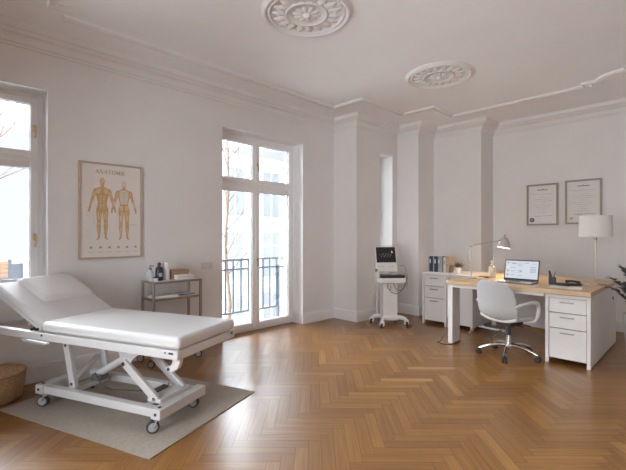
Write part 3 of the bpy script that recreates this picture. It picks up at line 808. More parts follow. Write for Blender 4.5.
MB().lathe([(0,.170),(.034,.170),(.034,.186),(.030,.190),(0,.190)],n=26).build('cap','paper',t,ang=50)
t = thing('small_jar','small white jar with dark lid between the bottles on the trolley top','jar',(1.775,4.165,TT))
MB().lathe([(0,0),(.022,0),(.024,.004),(.024,.035),(0,.035)],n=20).build('jar_body','bottle_white',t)
MB().lathe([(0,.035),(.025,.035),(.025,.048),(0,.048)],n=20).build('lid','bottle_dark',t)
t = thing('kraft_box','brown cardboard box lying at the back of the trolley top','box',(2.075,4.275,TT),radians(4))
b = MB(); b.box(-.10,.10,-.065,.065,0,.088); b.build('box_body','box_brown',t,bevel=.003)
b = MB(); b.box(-.103,.103,-.068,.068,.072,.104); b.build('lid','box_brown',t,bevel=.003)
t = thing('folded_towel','white folded towel in front of the brown box on the trolley top','towel',(2.09,4.165,TT),radians(3))
for k in range(2):
    b = MB(); b.box(-.10,.10,-.038,.038,.001+.026*k,.026+.026*k); b.build('fold','towel_white',t,bevel=.010,seg=3)
t = thing('steel_dish','shallow white dish beside the folded towel on the trolley top','dish',(2.212,4.24,TT))
MB().lathe([(0,.001),(.028,.001),(.042,.022),(.044,.024),(.040,.022),(.027,.005),(0,.005)],n=24).build('bowl','bottle_white',t,ang=70)
t = thing('document_tray','flat white tray of papers on the lower trolley shelf','tray',(1.872,4.22,TL))
b = MB(); b.box(-.125,.145,-.10,.085,.001,.012); b.build('tray_body','bottle_white',t,bevel=.003)
b = MB(); b.box(-.115,.130,-.09,.075,.012,.022); b.build('papers','paper',t)
tag(MB().box(-.10,.10,-.07,.07,.001,.008).build('magazine','mag_dark',None,bevel=.001,loc=(2.135,4.24,TL),rot=(0,0,.15)),'dark magazine on the lower trolley shelf beneath a grey notepad','magazine')
tag(MB().box(-.085,.085,-.06,.06,.001,.010).build('notepad','label_grey',None,bevel=.001,loc=(2.12,4.24,TL+.009),rot=(0,0,-.2)),'small grey notepad lying on top of the dark magazine','notepad')

# ------------------------------------------------------------------ ultrasound machine
def ultrasound():
    n = Vector((-.60,-.80,0)); rz = atan2(n.y, n.x) + pi/2     # local -y looks along n
    t = thing('ultrasound_machine','white ultrasound cart with tilted black screen, standing in front of the narrow window niche','ultrasound machine',(5.15,3.54,0),rz)
    # feet
    for (x, y) in ((-.21,-.19),(.21,-.19),(-.21,.18),(.21,.18)):
        b = MB(); sx = 1 if x > 0 else -1; sy = 1 if y > 0 else -1
        ca_, sa_ = cos(radians(9)), sin(radians(9)); x, y = .96*(x*ca_-y*sa_), .96*(x*sa_+y*ca_)
        b.tube(arc((sx*.06,sy*.06,.115),(x*.95,y*.75,.135),(x,y,.078),7), [.034,.033,.032,.031,.030,.028,.026,.024], n=10, flat=1.0); b.build('foot','machine',t)
        caster(t, x, y, .034, yaw=1.2+x, brk='machine')
    b = MB(); b.box(-.12,.12,-.11,.12,.075,.15); b.build('base','machine',t,bevel=.02,seg=3)
    b = MB(); b.box(-.115,.115,-.075,.09,.12,.665); b.build('column','machine',t,bevel=.012,seg=3)
    b = MB()
    for z in (.60,.575,.55): b.box(-.004,.012,-.079,-.074,z-.006,z+.006)
    b.build('vent','gasket',t)
    # console
    X = Matrix.Translation((0,-.02,.69))
    b = MB(); b.prism([(-.19,-.20),(.19,-.20),(.212,-.14),(.208,.14),(.18,.18),(-.18,.18),(-.208,.14),(-.212,-.14)], -.035, .045, X); b.build('console','machine',t,bevel=.018,seg=3)
    b = MB(); b.prism([(-.17,-.19),(.185,-.19),(.20,-.13),(.195,.02),(-.175,.02),(-.185,-.13)], .045, .085, X); kb = b.build('control_panel','blackplastic',t,bevel=.012,seg=2)
    b = MB()
    for i in range(8):
        for j in range(4): b.box(-.16+.04*i,-.132+.04*i,-.17+.038*j,-.144+.038*j,.775-.0,.779)
    b.build('key','cable',kb)
    b = MB(); b.lathe([(0,.018),(.012,.014),(.018,.004),(.020,0)],(.02,-.13,.775),n=16); b.m=0; b.build('trackball','machine',kb)
    b = MB(); b.box(-.225,-.185,-.15,.10,.66,.82); b.build('probe_holder','machine',t,bevel=.014,seg=3)
    b = MB(); b.box(.19,.222,-.13,.10,.67,.76); b.build('probe_holder','machine',t,bevel=.014,seg=3)
    b = MB(); b.tube([(-.207,-.03,.80),(-.207,-.035,.86)],[.015,.019],n=10); b.build('probe','greyplastic',t)
    b = MB(); b.tube([(.06,-.15,.782),(.0,-.12,.80),(-.05,-.10,.788)],[.014,.018,.012],n=10); b.build('probe','label_grey',t)
    # screen
    X = Matrix.Translation((-.018,.035,.80)) @ Matrix.Rotation(radians(-14),4,'X')
    b = MB(); b.box(-.172,.172,-.02,.02,.0,.41,X); b.build('monitor','machine',t,bevel=.022,seg=4)
    b = MB(); b.box(-.156,.156,-.0225,-.019,.150,.395,X); sc = b.build('screen','screen_black',t,bevel=.001)
    b = MB(); r = random.Random(4)
    for k in range(4): 
        x = -.085+.045*k; b.add([(x,-.0232,.235),(x+.006,-.0232,.235),(x+.052,-.0232,.295),(x+.046,-.0232,.295)],[(0,1,2,3)],X)
    for k in range(5): b.add([(-.12+.05*k,-.0232,.150),(-.10+.05*k,-.0232,.150),(-.10+.05*k,-.0232,.156),(-.12+.05*k,-.0232,.156)],[(0,1,2,3)],X)
    b.m = 1
    for (x0,x1,z0,z1) in ((.085,.115,.305,.315),(.09,.105,.32,.335),(-.10,-.093,.27,.276)): b.add([(x0,-.0232,z0),(x1,-.0232,z0),(x1,-.0232,z1),(x0,-.0232,z1)],[(0,1,2,3)],X)
    b.build('scan_image',['us_line','us_mark'],sc,flat=True)
    b = MB(); b.box(-.05,.05,.02,.05,-.06,.16,X); b.build('monitor_arm','machine',t,bevel=.01)
    b = MB()
    for x in (-.09,-.05,.05,.09): b.box(x-.008,x+.008,-.0215,-.018,.085,.092,X)
    b.build('button','greyplastic',t)
    # cables
    b = MB(); b.tube([(-.08,-.20,.69),(-.09,-.225,.60),(-.04,-.23,.53),(.03,-.23,.50),(.10,-.23,.53),(.16,-.225,.60),(.20,-.20,.68)],.006,n=8); b.build('cable','cable',t)
    b = MB(); b.tube([(.0,-.21,.67),(.02,-.23,.60),(.07,-.235,.545),(.13,-.235,.56),(.19,-.23,.64),(.23,-.16,.72),(.22,-.10,.80)],.006,n=8); b.build('cable','cable',t)
    b = MB(); b.tube([(.17,-.02,.90),(.215,-.04,.92),(.255,-.06,.86),(.262,-.10,.75),(.235,-.17,.63),(.20,-.20,.58)],.004,n=8); b.build('cable','cable',t)
    b = MB(); b.tube([(-.23,-.06,.70),(-.255,-.06,.60),(-.275,-.05,.50),(-.25,-.04,.43),(-.205,-.03,.42),(-.18,-.03,.50),(-.19,0,.64)],.006,n=8); b.build('cable','machine',t)
    b = MB(); b.tube([(-.20,.02,.68),(-.235,.02,.56),(-.23,.02,.47),(-.19,.03,.45),(-.17,.03,.55)],.006,n=8); b.build('cable','machine',t)
    b = MB(); b.tube([(.10,.05,.14),(.20,.0,.09),(.27,-.08,.012),(.30,-.17,.007),(.26,-.25,.007),(.18,-.28,.007)],.005,n=8); b.build('power_cable','cable_black',t)
    b = MB(); b.tube([(-.13,.10,.45),(-.16,.11,.30),(-.15,.11,.14)],.012,n=8); b.build('cable','machine',t)
ultrasound()

# ------------------------------------------------------------------ cabinets
def drawer_cabinet(x0, x1, y0, y1, z1, lab, group, right_panel=False, plain_door=False):
    """front on x0 looking -x; three drawers with bar handles"""
    t = thing('drawer_cabinet', lab, 'drawer cabinet', ((x0+x1)/2, (y0+y1)/2, 0), 0, group)
    cx, cy = (x0+x1)/2, (y0+y1)/2; a0, a1, w0, w1 = x0-cx, x1-cx, y0-cy, y1-cy
    p = .034
    for (yy) in (w0, w1-p):
        b = MB(); b.box(a0, a0+.045, yy, yy+p, 0, z1); b.build('corner_post','cabinet',t,bevel=.003)
    for yy in (w0, w1-.018):
        b = MB(); b.box(a0+.045, a1, yy, yy+.018, .012 if right_panel else .04, z1); b.build('side_panel','cabinet',t,bevel=.002)
    b = MB(); b.box(a0+.001, a1, w0+.018, w1-.018, z1-.02, z1-.001); b.box(a0+.002, a0+.03, w0+p, w1-p, z1-.035, z1); b.build('top_panel','cabinet',t,bevel=.002)
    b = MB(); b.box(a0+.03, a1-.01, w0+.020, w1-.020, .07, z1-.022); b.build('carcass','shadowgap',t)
    H_ = z1-.035-.055; edges = [.055, .055+H_*.50, .055+H_*.755, .055+H_]
    if plain_door:
        b = MB(); b.box(a0+.008, a0+.028, w0+p+.004, w1-p-.004, .058, z1-.038); b.build('door','cabinet',t,bevel=.002)
        return t
    for k in range(3):
        z0, zz = edges[k]+.0045, edges[k+1]-.0045
        b = MB(); b.box(a0+.008, a0+.028, w0+p+.004, w1-p-.004, z0, zz); dr = b.build('drawer','cabinet',t,bevel=.002)
        hz = zz-.040; hw = .064
        b = MB(); b.box(a0-.018, a0-.010, -hw, hw, hz-.006, hz+.006)
        for q in (-hw+.008, hw-.008): b.cyl((a0-.012,q,hz),(a0+.010,q,hz),.004,n=8)
        b.build('handle','trolley_steel',dr,bevel=.001)
    return t
drawer_cabinet(5.62,6.36,2.832,3.235,.795,'white three-drawer cabinet with a row of books on top','white drawer cabinets')
drawer_cabinet(5.62,6.36,2.432,2.826,.795,'white cabinet half hidden behind a desk leg, with a small potted plant on top','white drawer cabinets',False,True)
drawer_cabinet(4.855,6.34,.885,1.300,.742,'white three-drawer pedestal under the desk top, beside the office chair','white drawer cabinets',True)

# books
bx = 5.80
specs = [('book_grey',.018,.245),('book_navy',.030,.250),('book_black',.026,.248),('book_blue',.020,.246),('book_navy',.034,.250),('book_black',.026,.240),('book_blue',.030,.252),('book_grey',.034,.250),('book_brown',.020,.255),('book_cream',.036,.235),('book_tan',.050,.258)]
names = ['slim grey blue book at the end of the row farthest from the plant','navy binder next to the slim grey blue book at one end of the row','tall black binder between the navy binder and a thin light blue book','thin light blue book between black and navy binders','navy binder in the middle of the book row, between light blue and black spines','shortest dark binder, black, just before the wide light blue one','wide light blue binder between the short black and grey blue binders','grey blue binder touching the thin brown book','thin brown book between the grey blue binder and the short cream book','short cream book between thin brown and wide tan books','wide tan book at the end of the row next to the plant']
y = 3.230
for (mm, w, h), lab in zip(specs, names):
    w *= 1.04
    t = thing('book', lab, 'book', (bx, y-w/2, .795), 0, 'books on the left cabinet')
    b = MB(); b.box(0,.17,-w/2+.001,w/2-.001,.002,h); b.m=1; b.box(.004,.172,-w/2+.004,w/2-.004,.005,h-.003) if False else None
    b.build('cover', mm, t, bevel=.002)
    b = MB(); b.box(.006,.1705,-w/2+.004,w/2-.004,h-.002,h+.0005); b.build('page_block','paper',t)
    if w > .03:
        b = MB(); b.box(-.001,.0005,-w*.30,w*.30,h*.55,h*.80); b.build('spine_label','paper' if mm in ('book_navy','book_black','book_blue') else 'book_grey',t)
    y -= w + .0012

# small plant on the second cabinet
t = thing('potted_plant','small dusty plant in a white pot on the cabinet beside the books','plant',(5.86,2.762,.795))
MB().lathe([(0,.001),(.036,.001),(.040,.006),(.047,.085),(.045,.090),(.041,.086),(.038,.070),(0,.070)],n=24).build('pot','pot_white',t,ang=50)
b = MB(); r = random.Random(2)
for k in range(46):
    a, el = r.uniform(0,2*pi), r.uniform(.3,1.35); L = r.uniform(.07,.135); d = Vector((cos(a)*cos(el), sin(a)*cos(el), sin(el))); p0 = Vector((d.x*.02,d.y*.02,.072)); p1 = p0+d*L; s = d.cross(Vector((0,0,1))).normalized()*.008
    mid = (p0+p1)/2+Vector((0,0,.008)); b.add([p0-s*.3,p0+s*.3,mid+s,p1,mid-s],[(0,1,2,3,4)])
b.build('foliage','leaf_small',t,flat=True)
MB().lathe([(0,.071),(.037,.071),(.037,.066),(0,.066)],n=16).build('soil','soil',t)

# ------------------------------------------------------------------ desk
DZ = .80
t = thing('desk','long desk with pale oak top and white legs, carrying laptop and lamps','desk',(5.58,1.65,0))
ox, oy = 5.58, 1.65
b = MB(); b.box(4.795-ox,6.37-ox,.872-oy,2.420-oy,.752,DZ); b.build('desktop','desktop',t,bevel=.004)
b = MB(); b.box(4.82-ox,5.03-ox,2.345-oy,2.405-oy,0,.752); b.build('leg','cabinet',t,bevel=.003)
b = MB(); b.box(6.24-ox,6.32-ox,2.345-oy,2.405-oy,0,.752); b.build('leg','cabinet',t,bevel=.003)
b = MB(); b.box(4.825-ox,4.845-ox,1.302-oy,2.345-oy,.715,.752); b.build('apron','cabinet',t,bevel=.002)
b = MB(); b.box(6.26-ox,6.28-ox,1.305-oy,2.345-oy,.06,.750); b.build('modesty_panel','cabinet',t,bevel=.002)
b = MB(); b.cyl((6.10-ox,.884-oy,.60),(6.10-ox,.876-oy,.60),.020,n=14); b.build('cable_grommet','greyplastic',t)

# laptop
t = thing('laptop','open silver laptop with a bright white screen on the desk','laptop',(5.10,1.690,DZ),radians(0))
b = MB(); b.box(-.05,.20,-.198,.198,.004,.020); b.build('base','laptop',t,bevel=.006,seg=2)
b = MB()
for i in range(13):
    for j in range(4): b.box(.06+.028*j,.082+.028*j,-.18+.028*i,-.157+.028*i,.020,.0215)
b.box(-.045,.035,-.06,.06,.020,.0206); b.build('keyboard','blackplastic',t)
X = Matrix.Translation((.20,0,.016)) @ Matrix.Rotation(radians(14),4,'Y')
b = MB(); b.box(-.006,.004,-.200,.200,.0,.258,X); b.build('lid','blackplastic',t,bevel=.003)
b = MB(); b.box(-.0075,-.0055,-.188,.188,.022,.246,X); scn = b.build('screen','ui_white',t)
b = MB(); 
def ui(y0,y1,z0,z1,m): 
    b.m = m; b.add([(-.0081,y0,z0),(-.0081,y1,z0),(-.0081,y1,z1),(-.0081,y0,z1)],[(0,1,2,3)],X)
ui(-.188,.188,.238,.246,0)
for k,zz in enumerate((.205,.150,.105,.055)): ui(.150,.168,zz,zz+.020,(2,3,2,1)[k]); ui(.075,.125,zz+.006,zz+.011,1)
for zz in (.20,.18,.12,.10,.055): ui(-.01,.04,zz,zz+.008,0)
ui(-.005,.012,.108,.118,1); ui(.060,.110,.205,.212,1)
for zz in (.165,.140,.120,.100): ui(-.165,-.10,zz,zz+.012,0)
ui(-.08,-.03,.215,.221,1); ui(-.17,-.12,.205,.211,0)
b.build('interface',['ui_pale','ui_grey','ui_orange','us_mark'],scn,flat=True)

# task lamp
t = thing('task_lamp','slim grey desk lamp with a long arm and lit dome shade','lamp',(5.267,2.30,DZ))
MB().lathe([(0,0),(.070,0),(.074,.004),(.072,.012),(.02,.018),(0,.018)],n=32).build('base','lampgrey',t,ang=50)
b = MB(); b.cyl((0,0,.015),(0,0,.432),.009,n=14); b.build('pole','lampgrey',t)
b = MB(); b.cyl((0,-.018,.436),(0,.018,.436),.016,n=14); b.build('joint','lampgrey',t)
HX, HY, HZ = .572, -.195, .510
b = MB(); b.tube([(-.03,.009,.432),(0,0,.436),(HX*.5,HY*.5,.436+(HZ-.436)*.5),(HX,HY,HZ)],.0065,n=10); b.build('arm','lampgrey',t)
b = MB(); b.tube([(-.03,.009,.43),(-.055,.02,.36),(-.05,.02,.27),(-.01,.004,.20)],.003,n=6); b.build('cord','cable',t)
R = Matrix.Translation((HX+.03,HY-.02,HZ)) @ Matrix.Diagonal((1.0,1.0,1.35,1)) @ Matrix.Rotation(radians(5),4,'Y') @ Matrix.Rotation(radians(6),4,'X')
b = MB(); b.lathe([(.012,.058),(.016,.055),(.016,.030),(.030,.026),(.052,.010),(.070,-.018),(.080,-.052),(.084,-.082),(.081,-.082),(.076,-.052),(.066,-.020),(.049,.006),(.028,.020),(0,.022)],n=36,X=R); sh = b.build('shade','lampgrey',t,ang=50)
b = MB(); b.lathe([(0,-.055),(.016,-.050),(.024,-.035),(.024,-.022),(.014,-.004),(.012,.018),(0,.018)],n=18,X=R); b.build('bulb','bulb',sh)
ld = bpy.data.lights.new('task_lamp_light','POINT'); ld.energy = 15; ld.color = (1.0,.70,.40); ld.shadow_soft_size = .02
lo = bpy.data.objects.new('task_lamp_light',ld); COL.objects.link(lo); lo.parent = t; lo.matrix_local = R @ Matrix.Translation((0,0,-.066))

# pump bottle on desk, notebook and phone
t = thing('soap_dispenser','pale amber bottle with a round cap standing behind the chair on the desk','bottle',(5.56,2.135,DZ))
MB().lathe([(0,0),(.042,0),(.046,.005),(.046,.130),(.040,.146),(.016,.158),(.016,.168),(0,.168)],n=26).build('bottle_body','amber_bottle',t,ang=50)
b = MB(); b.lathe([(0,.168),(.018,.168),(.018,.184),(.008,.188),(.008,.200),(.018,.206),(.020,.216),(.014,.228),(0,.232)],n=18); b.build('pump','amber_bottle',t,ang=50)
tag(MB().box(-.085,.085,-.065,.065,.0005,.009).build('notebook','mag_dark',None,bevel=.002,loc=(5.52,2.235,DZ),rot=(0,0,.3)),'thin dark notebook lying between the lamp base and the amber bottle','notebook')
tag(MB().box(-.075,.075,-.05,.05,.0005,.004).build('loose_paper','paper',None,loc=(5.36,2.21,DZ),rot=(0,0,.6)),'small white paper sheet beside the base of the grey desk lamp','paper')
# pen cup
t = thing('pen_cup','square black pen cup beside the laptop','pen holder',(5.27,1.335,DZ),radians(20))
b = MB(); w=.036
b.box(-w,w,-w,w,0,.006); b.box(-w,w,-w,-w+.004,.006,.088); b.box(-w,w,w-.004,w,.006,.088); b.box(-w,-w+.004,-w+.004,w-.004,.006,.088); b.box(w-.004,w,-w+.004,w-.004,.006,.088)
b.build('cup','blackplastic',t,bevel=.001)
def pen(p, q, rr, m, lab): 
    o = thing('pen', lab, 'pen', (5.27,1.335,DZ), radians(20), 'pens in the black cup')
    p, q = Vector(p), Vector(q); b = MB(); b.tube([p, p+(q-p)*.9], rr, n=10); b.build('barrel', m, o); b = MB(); b.tube([p+(q-p)*.9, q],[rr*1.05,rr*.5],n=10); b.build('cap', m, o)
pen((0,-.015,.009),(-.012,.036,.165),.010,'blackplastic','thick black marker leaning out of the black pen cup')
pen((.012,.015,.009),(.0,.030,.148),.008,'blackplastic','shorter black pen beside the thick marker in the cup')
pen((-.01,.01,.009),(.01,-.034,.155),.004,'greyplastic','thin grey pen in the black cup, leaning towards the lamp with drum shade')
# black devices and paper
t = thing('desk_phone','low black telephone on the desk between pen cup and table lamp','telephone',(5.35,1.155,DZ),radians(-15))
b = MB(); X = Matrix(((0,0,1,0),(1,0,0,0),(0,1,0,0),(0,0,0,1)))
b.box(-.06,.08,-.075,.075,.001,.022); b.build('base','blackplastic',t,bevel=.007)
b = MB(); b.tube([(.02,-.075,.036),(.015,-.03,.046),(.015,.03,.046),(.02,.075,.036)],[.017,.012,.012,.017],n=10); b.build('handset','blackplastic',t)
b = MB(); 
for i in range(4):
    for j in range(3): b.box(-.05+.016*i,-.038+.016*i,-.05+.02*j,-.036+.02*j,.022,.0245)
b.build('key','cable',t)
t = thing('glasses_case','flat black case lying between the telephone and the pen cup','case',(5.215,1.215,DZ),radians(70))
b = MB(); b.box(-.075,.075,-.032,.032,.001,.018); b.build('case_body','blackplastic',t,bevel=.008,seg=3)
b = MB(); b.box(-.073,.073,-.030,.030,.018,.030); b.build('lid','blackplastic',t,bevel=.008,seg=3)
tag(MB().box(-.105,.105,-.15,.15,.0004,.002).build('paper_sheet','paper',None,loc=(5.06,1.155,DZ),rot=(0,0,.1)),'white paper sheet near the front edge of the desk before the telephone','paper')
# table lamp
t = thing('table_lamp','tall table lamp with white drum shade and thin brass pole on the desk','lamp',(5.655,.985,DZ))
MB().lathe([(0,0),(.105,0),(.108,.004),(.106,.012),(.02,.016),(0,.016)],n=36).build('base','polebrass',t,ang=50)
b = MB(); b.cyl((0,0,.012),(0,0,.60),.0085,n=14); b.lathe([(.009,.52),(.020,.535),(.020,.56),(.009,.57)],n=14); b.build('pole','polebrass',t)
MB().lathe([(.170,.558),(.163,.806),(.159,.806),(.166,.558)],n=48).build('lamp_shade','shade',t,ang=60)
b = MB(); b.lathe([(0,.60),(.018,.60),(.018,.66),(.030,.70),(.024,.735),(0,.745)],n=16); b.build('bulb','paper',t)
b = MB()
for k in range(3): a=2*pi*k/3; b.tube([(0,0,.60),(.164*cos(a),.164*sin(a),.60)],.003,n=6)
b.build('spider','polebrass',t)

# ------------------------------------------------------------------ office chair
def office_chair():
    t = thing('office_chair','light grey shell office chair on a chrome star base at the desk','office chair',(4.783,1.655,0),radians(-17))
    # star base
    for k in range(5):
        a = 2*pi*k/5 + radians(209)
        d = Vector((cos(a), sin(a), 0)); b = MB()
        pts = [d*.02+Vector((0,0,.125)), d*.10+Vector((0,0,.128)), d*.20+Vector((0,0,.112)), d*.315+Vector((0,0,.072))]
        b.tube(pts,[.026,.023,.019,.015],n=10); lg = b.build('leg','chrome',t)
        p = d*.315; s = Vector((-d.y,d.x,0)); b = MB()
        for q in (-1,1): b.cyl(p+s*(q*.008)+Vector((0,0,.030)), p+s*(q*.026)+Vector((0,0,.030)), .030, n=20)
        b.cyl(p+Vector((0,0,.028)), p+Vector((0,0,.070)), .011, n=12); b.build('caster','rubber',lg,bevel=.002)
    b = MB(); b.cyl((0,0,.09),(0,0,.155),.032,.028); b.build('hub','chrome',t)
    b = MB(); b.m=0; b.cyl((0,0,.15),(0,0,.24),.024); b.m=1; b.cyl((0,0,.24),(0,0,.37),.028); b.build('gas_column',['chrome','blackplastic'],t)
    b = MB(); b.box(-.10,.13,-.09,.09,.355,.395); b.tube([(.06,-.08,.375),(.06,-.23,.375)],.007,n=8); b.tube([(-.03,-.08,.375),(-.03,-.20,.37)],.007,n=8); b.build('mechanism','blackplastic',t,bevel=.006)
    # seat pad
    P = []; nu, nv = 13, 13
    for i in range(nu):
        u = i/(nu-1); x = -.20+.43*u; row = []
        for j in range(nv):
            v = j/(nv-1)*2-1; w = .235*(1-.10*u) * (1-.12*max(0,(u-.8)/.2)**2)
            z = .442 - .018*(1-v*v)*(1-u) + .03*abs(v)**3*(1-u) - .035*max(0,(u-.75)/.25)**2
            row.append((x, v*w, z))
        P.append(row)
    MB().grid(P).build('seat','chairpad',t,solid=.045,sub=1,bevel=0)
    # shell backrest
    prof = [(-.06,.412),(-.14,.416),(-.205,.440),(-.245,.490),(-.268,.56),(-.282,.64),(-.293,.72),(-.302,.79),(-.308,.845),(-.310,.875)]
    hw = [.235,.240,.245,.250,.252,.250,.244,.232,.205,.160]
    cur = [.01,.02,.035,.055,.070,.075,.070,.060,.045,.03]
    P = []
    for (px, pz), w, cc in zip(prof, hw, cur):
        row = []
        for j in range(13):
            v = j/6-1; up = 1 if pz > .5 else .4
            row.append((px + cc*v*v, v*w, pz + (.035*v*v*(1 if pz < .5 else 0)) - (.018*v**4 if pz > .8 else 0)))
        P.append(row)
    MB().grid(P).build('backrest','chairshell',t,solid=.016,sub=2)
    for s in (-1,1):
        pts = [(-.215,s*.235,.60),(-.19,s*.262,.625),(-.10,s*.275,.640),(.02,s*.278,.645),(.07,s*.275,.640)]
        pts += [tuple(p) for p in arc((.07,s*.275,.640),(.150,s*.27,.63),(.160,s*.255,.535),6)][1:]
        pts += [(.157,s*.245,.47),(.145,s*.225,.425),(.10,s*.15,.40)]
        b = MB(); b.tube(pts,[.013]+[.016]*2+[.020]*3+[.016]*(len(pts)-6),n=10,flat=1.25); ar = b.build('armrest','chairpad',t)
office_chair()

# chrome footrest under the desk
t = thing('footrest','low chrome footrest with curved legs on the floor beneath the desk','footrest',(5.62,2.18,0),radians(-10))
b = MB(); b.tube([(.0,-.22,.085),(.0,.22,.085)],.013,n=10); b.build('bar','white_metal',t)
for y in (.17,-.17):
    b = MB(); b.tube([(.22,y,.014)]+[tuple(p) for p in arc((.12,y,.06),(.0,y,.13),(-.14,y,.07),6)]+[(-.26,y,.014)],.012,n=10); b.build('leg','chrome',t)

# power lead by the desk leg
b = MB(); b.tube([(4.90,2.44,.35),(4.86,2.45,.12),(4.80,2.50,.008),(4.72,2.50,.006),(4.68,2.42,.006),(4.74,2.33,.006),(4.84,2.31,.006),(5.0,2.33,.006)],.004,n=8)
tag(b.build('power_lead','cable_black'),'thin black power lead looping on the floor round a desk leg','power lead')

# ------------------------------------------------------------------ floor plant at the right
t = thing('planter_plant','dark leafy plant in a tall grey planter past the drawer pedestal end of the desk','plant',(5.40,.50,0))
MB().lathe([(0,.001),(.150,.001),(.158,.010),(.195,.53),(.192,.54),(.182,.535),(.176,.48),(0,.48)],n=40).build('planter_pot','planter',t,ang=50)
MB().lathe([(0,.490),(.172,.488),(.172,.475),(0,.475)],n=24).build('soil','soil',t)
r = random.Random(21); fol = MB(); st = MB()
def leaf(b, p, d, L, w):
    d = d.normalized(); s = d.cross(Vector((0,0,1))); s = s.normalized() if s.length > .05 else Vector((1,0,0)); u = s.cross(d)
    L_, Rr, Cc = [], [], []
    for i in range(6):
        q = i/5; ww = w*sin(pi*min(1,(.06+q*.94)))**.75*(1-.25*q); c = p + d*(L*q) - Vector((0,0,1))*(L*.22*q*q)
        Cc.append(c); L_.append(c+s*ww+u*ww*.25); Rr.append(c-s*ww+u*ww*.25)
    vs = L_+Cc+Rr; fs = [(i,i+1,7+i,6+i) for i in range(5)]+[(6+i,7+i,13+i,12+i) for i in range(5)]
    b.add(vs, fs)
for k in range(19):
    a = 2*pi*k/19 + r.uniform(-.2,.2); sp = r.uniform(.14,.36); hh = r.uniform(.25,.58)
    p0 = Vector((.07*cos(a), .07*sin(a), .487)); p1 = Vector((sp*.5*cos(a), sp*.5*sin(a), .487+hh*.75)); p2 = Vector((sp*cos(a), sp*sin(a), .487+hh))
    pts = [p0*(1-q)**2+p1*(2*q*(1-q))+p2*q*q for q in [i/8 for i in range(9)]]
    st.tube(pts,[.006-.0005*i for i in range(9)],n=6)
    for i in range(3,9):
        for sgn in (-1,1):
            tg = (pts[min(i+1,8)]-pts[i-1]).normalized(); sd = tg.cross(Vector((0,0,1))).normalized()
            leaf(fol, pts[i], tg*.55+sd*sgn*r.uniform(.5,1.0)+Vector((0,0,r.uniform(-.15,.35))), r.uniform(.085,.125), r.uniform(.022,.031))
    leaf(fol, pts[8], pts[8]-pts[7], .12, .02)
fol.build('foliage','leaf_dark',t,ang=60); st.build('stems','stem',t)

# ------------------------------------------------------------------ outside
GZ = -4.2
struct(MB().box(-30,40,OUT+.02,60,GZ-.2,GZ).build('ground','ground'))
struct(MB().box(2.45,4.55,OUT,5.32,-.22,-.06).build('balcony_slab','facade'))
t = thing('balcony_railing','dark blue grey iron railing of upright bars outside the French door','railing')
yr = 5.06; x0, x1 = 2.70, 4.19
for z, xe in ((1.005,x1),(.865,x1),(.215,x1)):
    b = MB(); b.box(x0,xe,yr-.016,yr+.016,z-.014,z+.014); b.build('rail','iron',t)
n = 11
for k in range(n):
    x = x0+.07+(x1-x0-.10)*k/(n-1); b = MB(); b.box(x-.011,x+.011,yr-.011,yr+.011,.215 if k%2 else .215,.99); b.build('bar','iron',t)
for x in (x0,x1):
    b = MB(); b.box(x-.022,x+.022,yr-.022,yr+.022,-.06,.885); b.build('post','iron',t)
b = MB(); b.box(x1-.012,x1+.012,yr+.0-.17,yr,.995,1.015); b.box(x1-.012,x1+.012,yr-.17,yr,.855,.875); b.build('wall_bracket','iron',t)

# terrace with bench in front of the window
struct(MB().box(-3.0,1.25,OUT,6.3,.25,.40).build('terrace_slab','ground'))
tag(MB().box(-3.0,.905,6.02,6.12,.40,1.03).build('parapet','parapet'),'plain dark grey terrace parapet outside the window behind the wooden bench','parapet')
t = thing('garden_bench','slatted wooden bench with metal uprights outside the window behind the couch','bench',(.05,5.62,.40))
for k in range(4):
    b = MB(); b.box(-.70,.655,-.012,.012,.505+.047*k,.543+.047*k); b.build('back_slat','slat',t,bevel=.003)
for k in range(4):
    b = MB(); b.box(-.70,.655,-.40+.095*k,-.325+.095*k,.40,.425); b.build('seat_slat','slat',t,bevel=.003)
for x in (-.66,.675):
    b = MB(); b.box(x-.015,x+.015,.013,.035,0,.70); b.box(x-.015,x+.015,-.42,.013,.375,.40); b.box(x-.015,x+.015,-.42,-.395,0,.375); b.build('bench_frame','iron',t)
t = thing('terrace_post','thin white post beside the parapet seen through the window','post',(.93,5.98,.40))
MB().box(-.018,.018,-.018,.018,0,.68).build('post_shaft','white_metal',t); MB().box(-.025,.025,-.025,.025,.68,.70).build('cap','white_metal',t)

# trees
def tree(x, y, h, r0, lab, seed, lean=0, low=.35, spread=1.0):
    t = thing('bare_tree', lab, 'tree', (x, y, GZ)); rr = random.Random(seed)
    tr = MB(); br = MB()
    n = 12; pts = [Vector((lean*(i/n)**2+.05*sin(i*1.3), .05*cos(i*1.7), h*i/n)) for i in range(n+1)]
    tr.tube(pts,[r0*(1-.75*i/n) for i in range(n+1)],n=10); tr.build('trunk','bark',t)
    def grow(p, d, L, r, lv):
        m = 5; q = [p]; dd = d.copy()
        for i in range(m):
            dd = (dd+Vector((rr.uniform(-.16,.16),rr.uniform(-.16,.16),rr.uniform(-.02,.14)))).normalized(); q.append(q[-1]+dd*(L/m))
        br.tube(q,[r*(1-.7*i/m) for i in range(m+1)],n=6)
        if lv:
            for k in range(4):
                i = rr.randint(1,m); a = rr.uniform(0,2*pi); nd = (dd+Vector((cos(a)*.8,sin(a)*.8,rr.uniform(0,.5)))).normalized(); grow(q[i],nd,L*rr.uniform(.4,.65),r*.5,lv-1)
    for k in range(16):
        u = low+(1-low)*k/16; a = k*2.4+rr.uniform(-.3,.3); i = int(u*n); p = pts[i].lerp(pts[min(i+1,n)], u*n-i)
        grow(p, Vector((cos(a)*spread,sin(a)*spread,.9)), h*rr.uniform(.10,.17), r0*.30*(1.2-u*.6), 2)
    br.build('branches','bark',t)
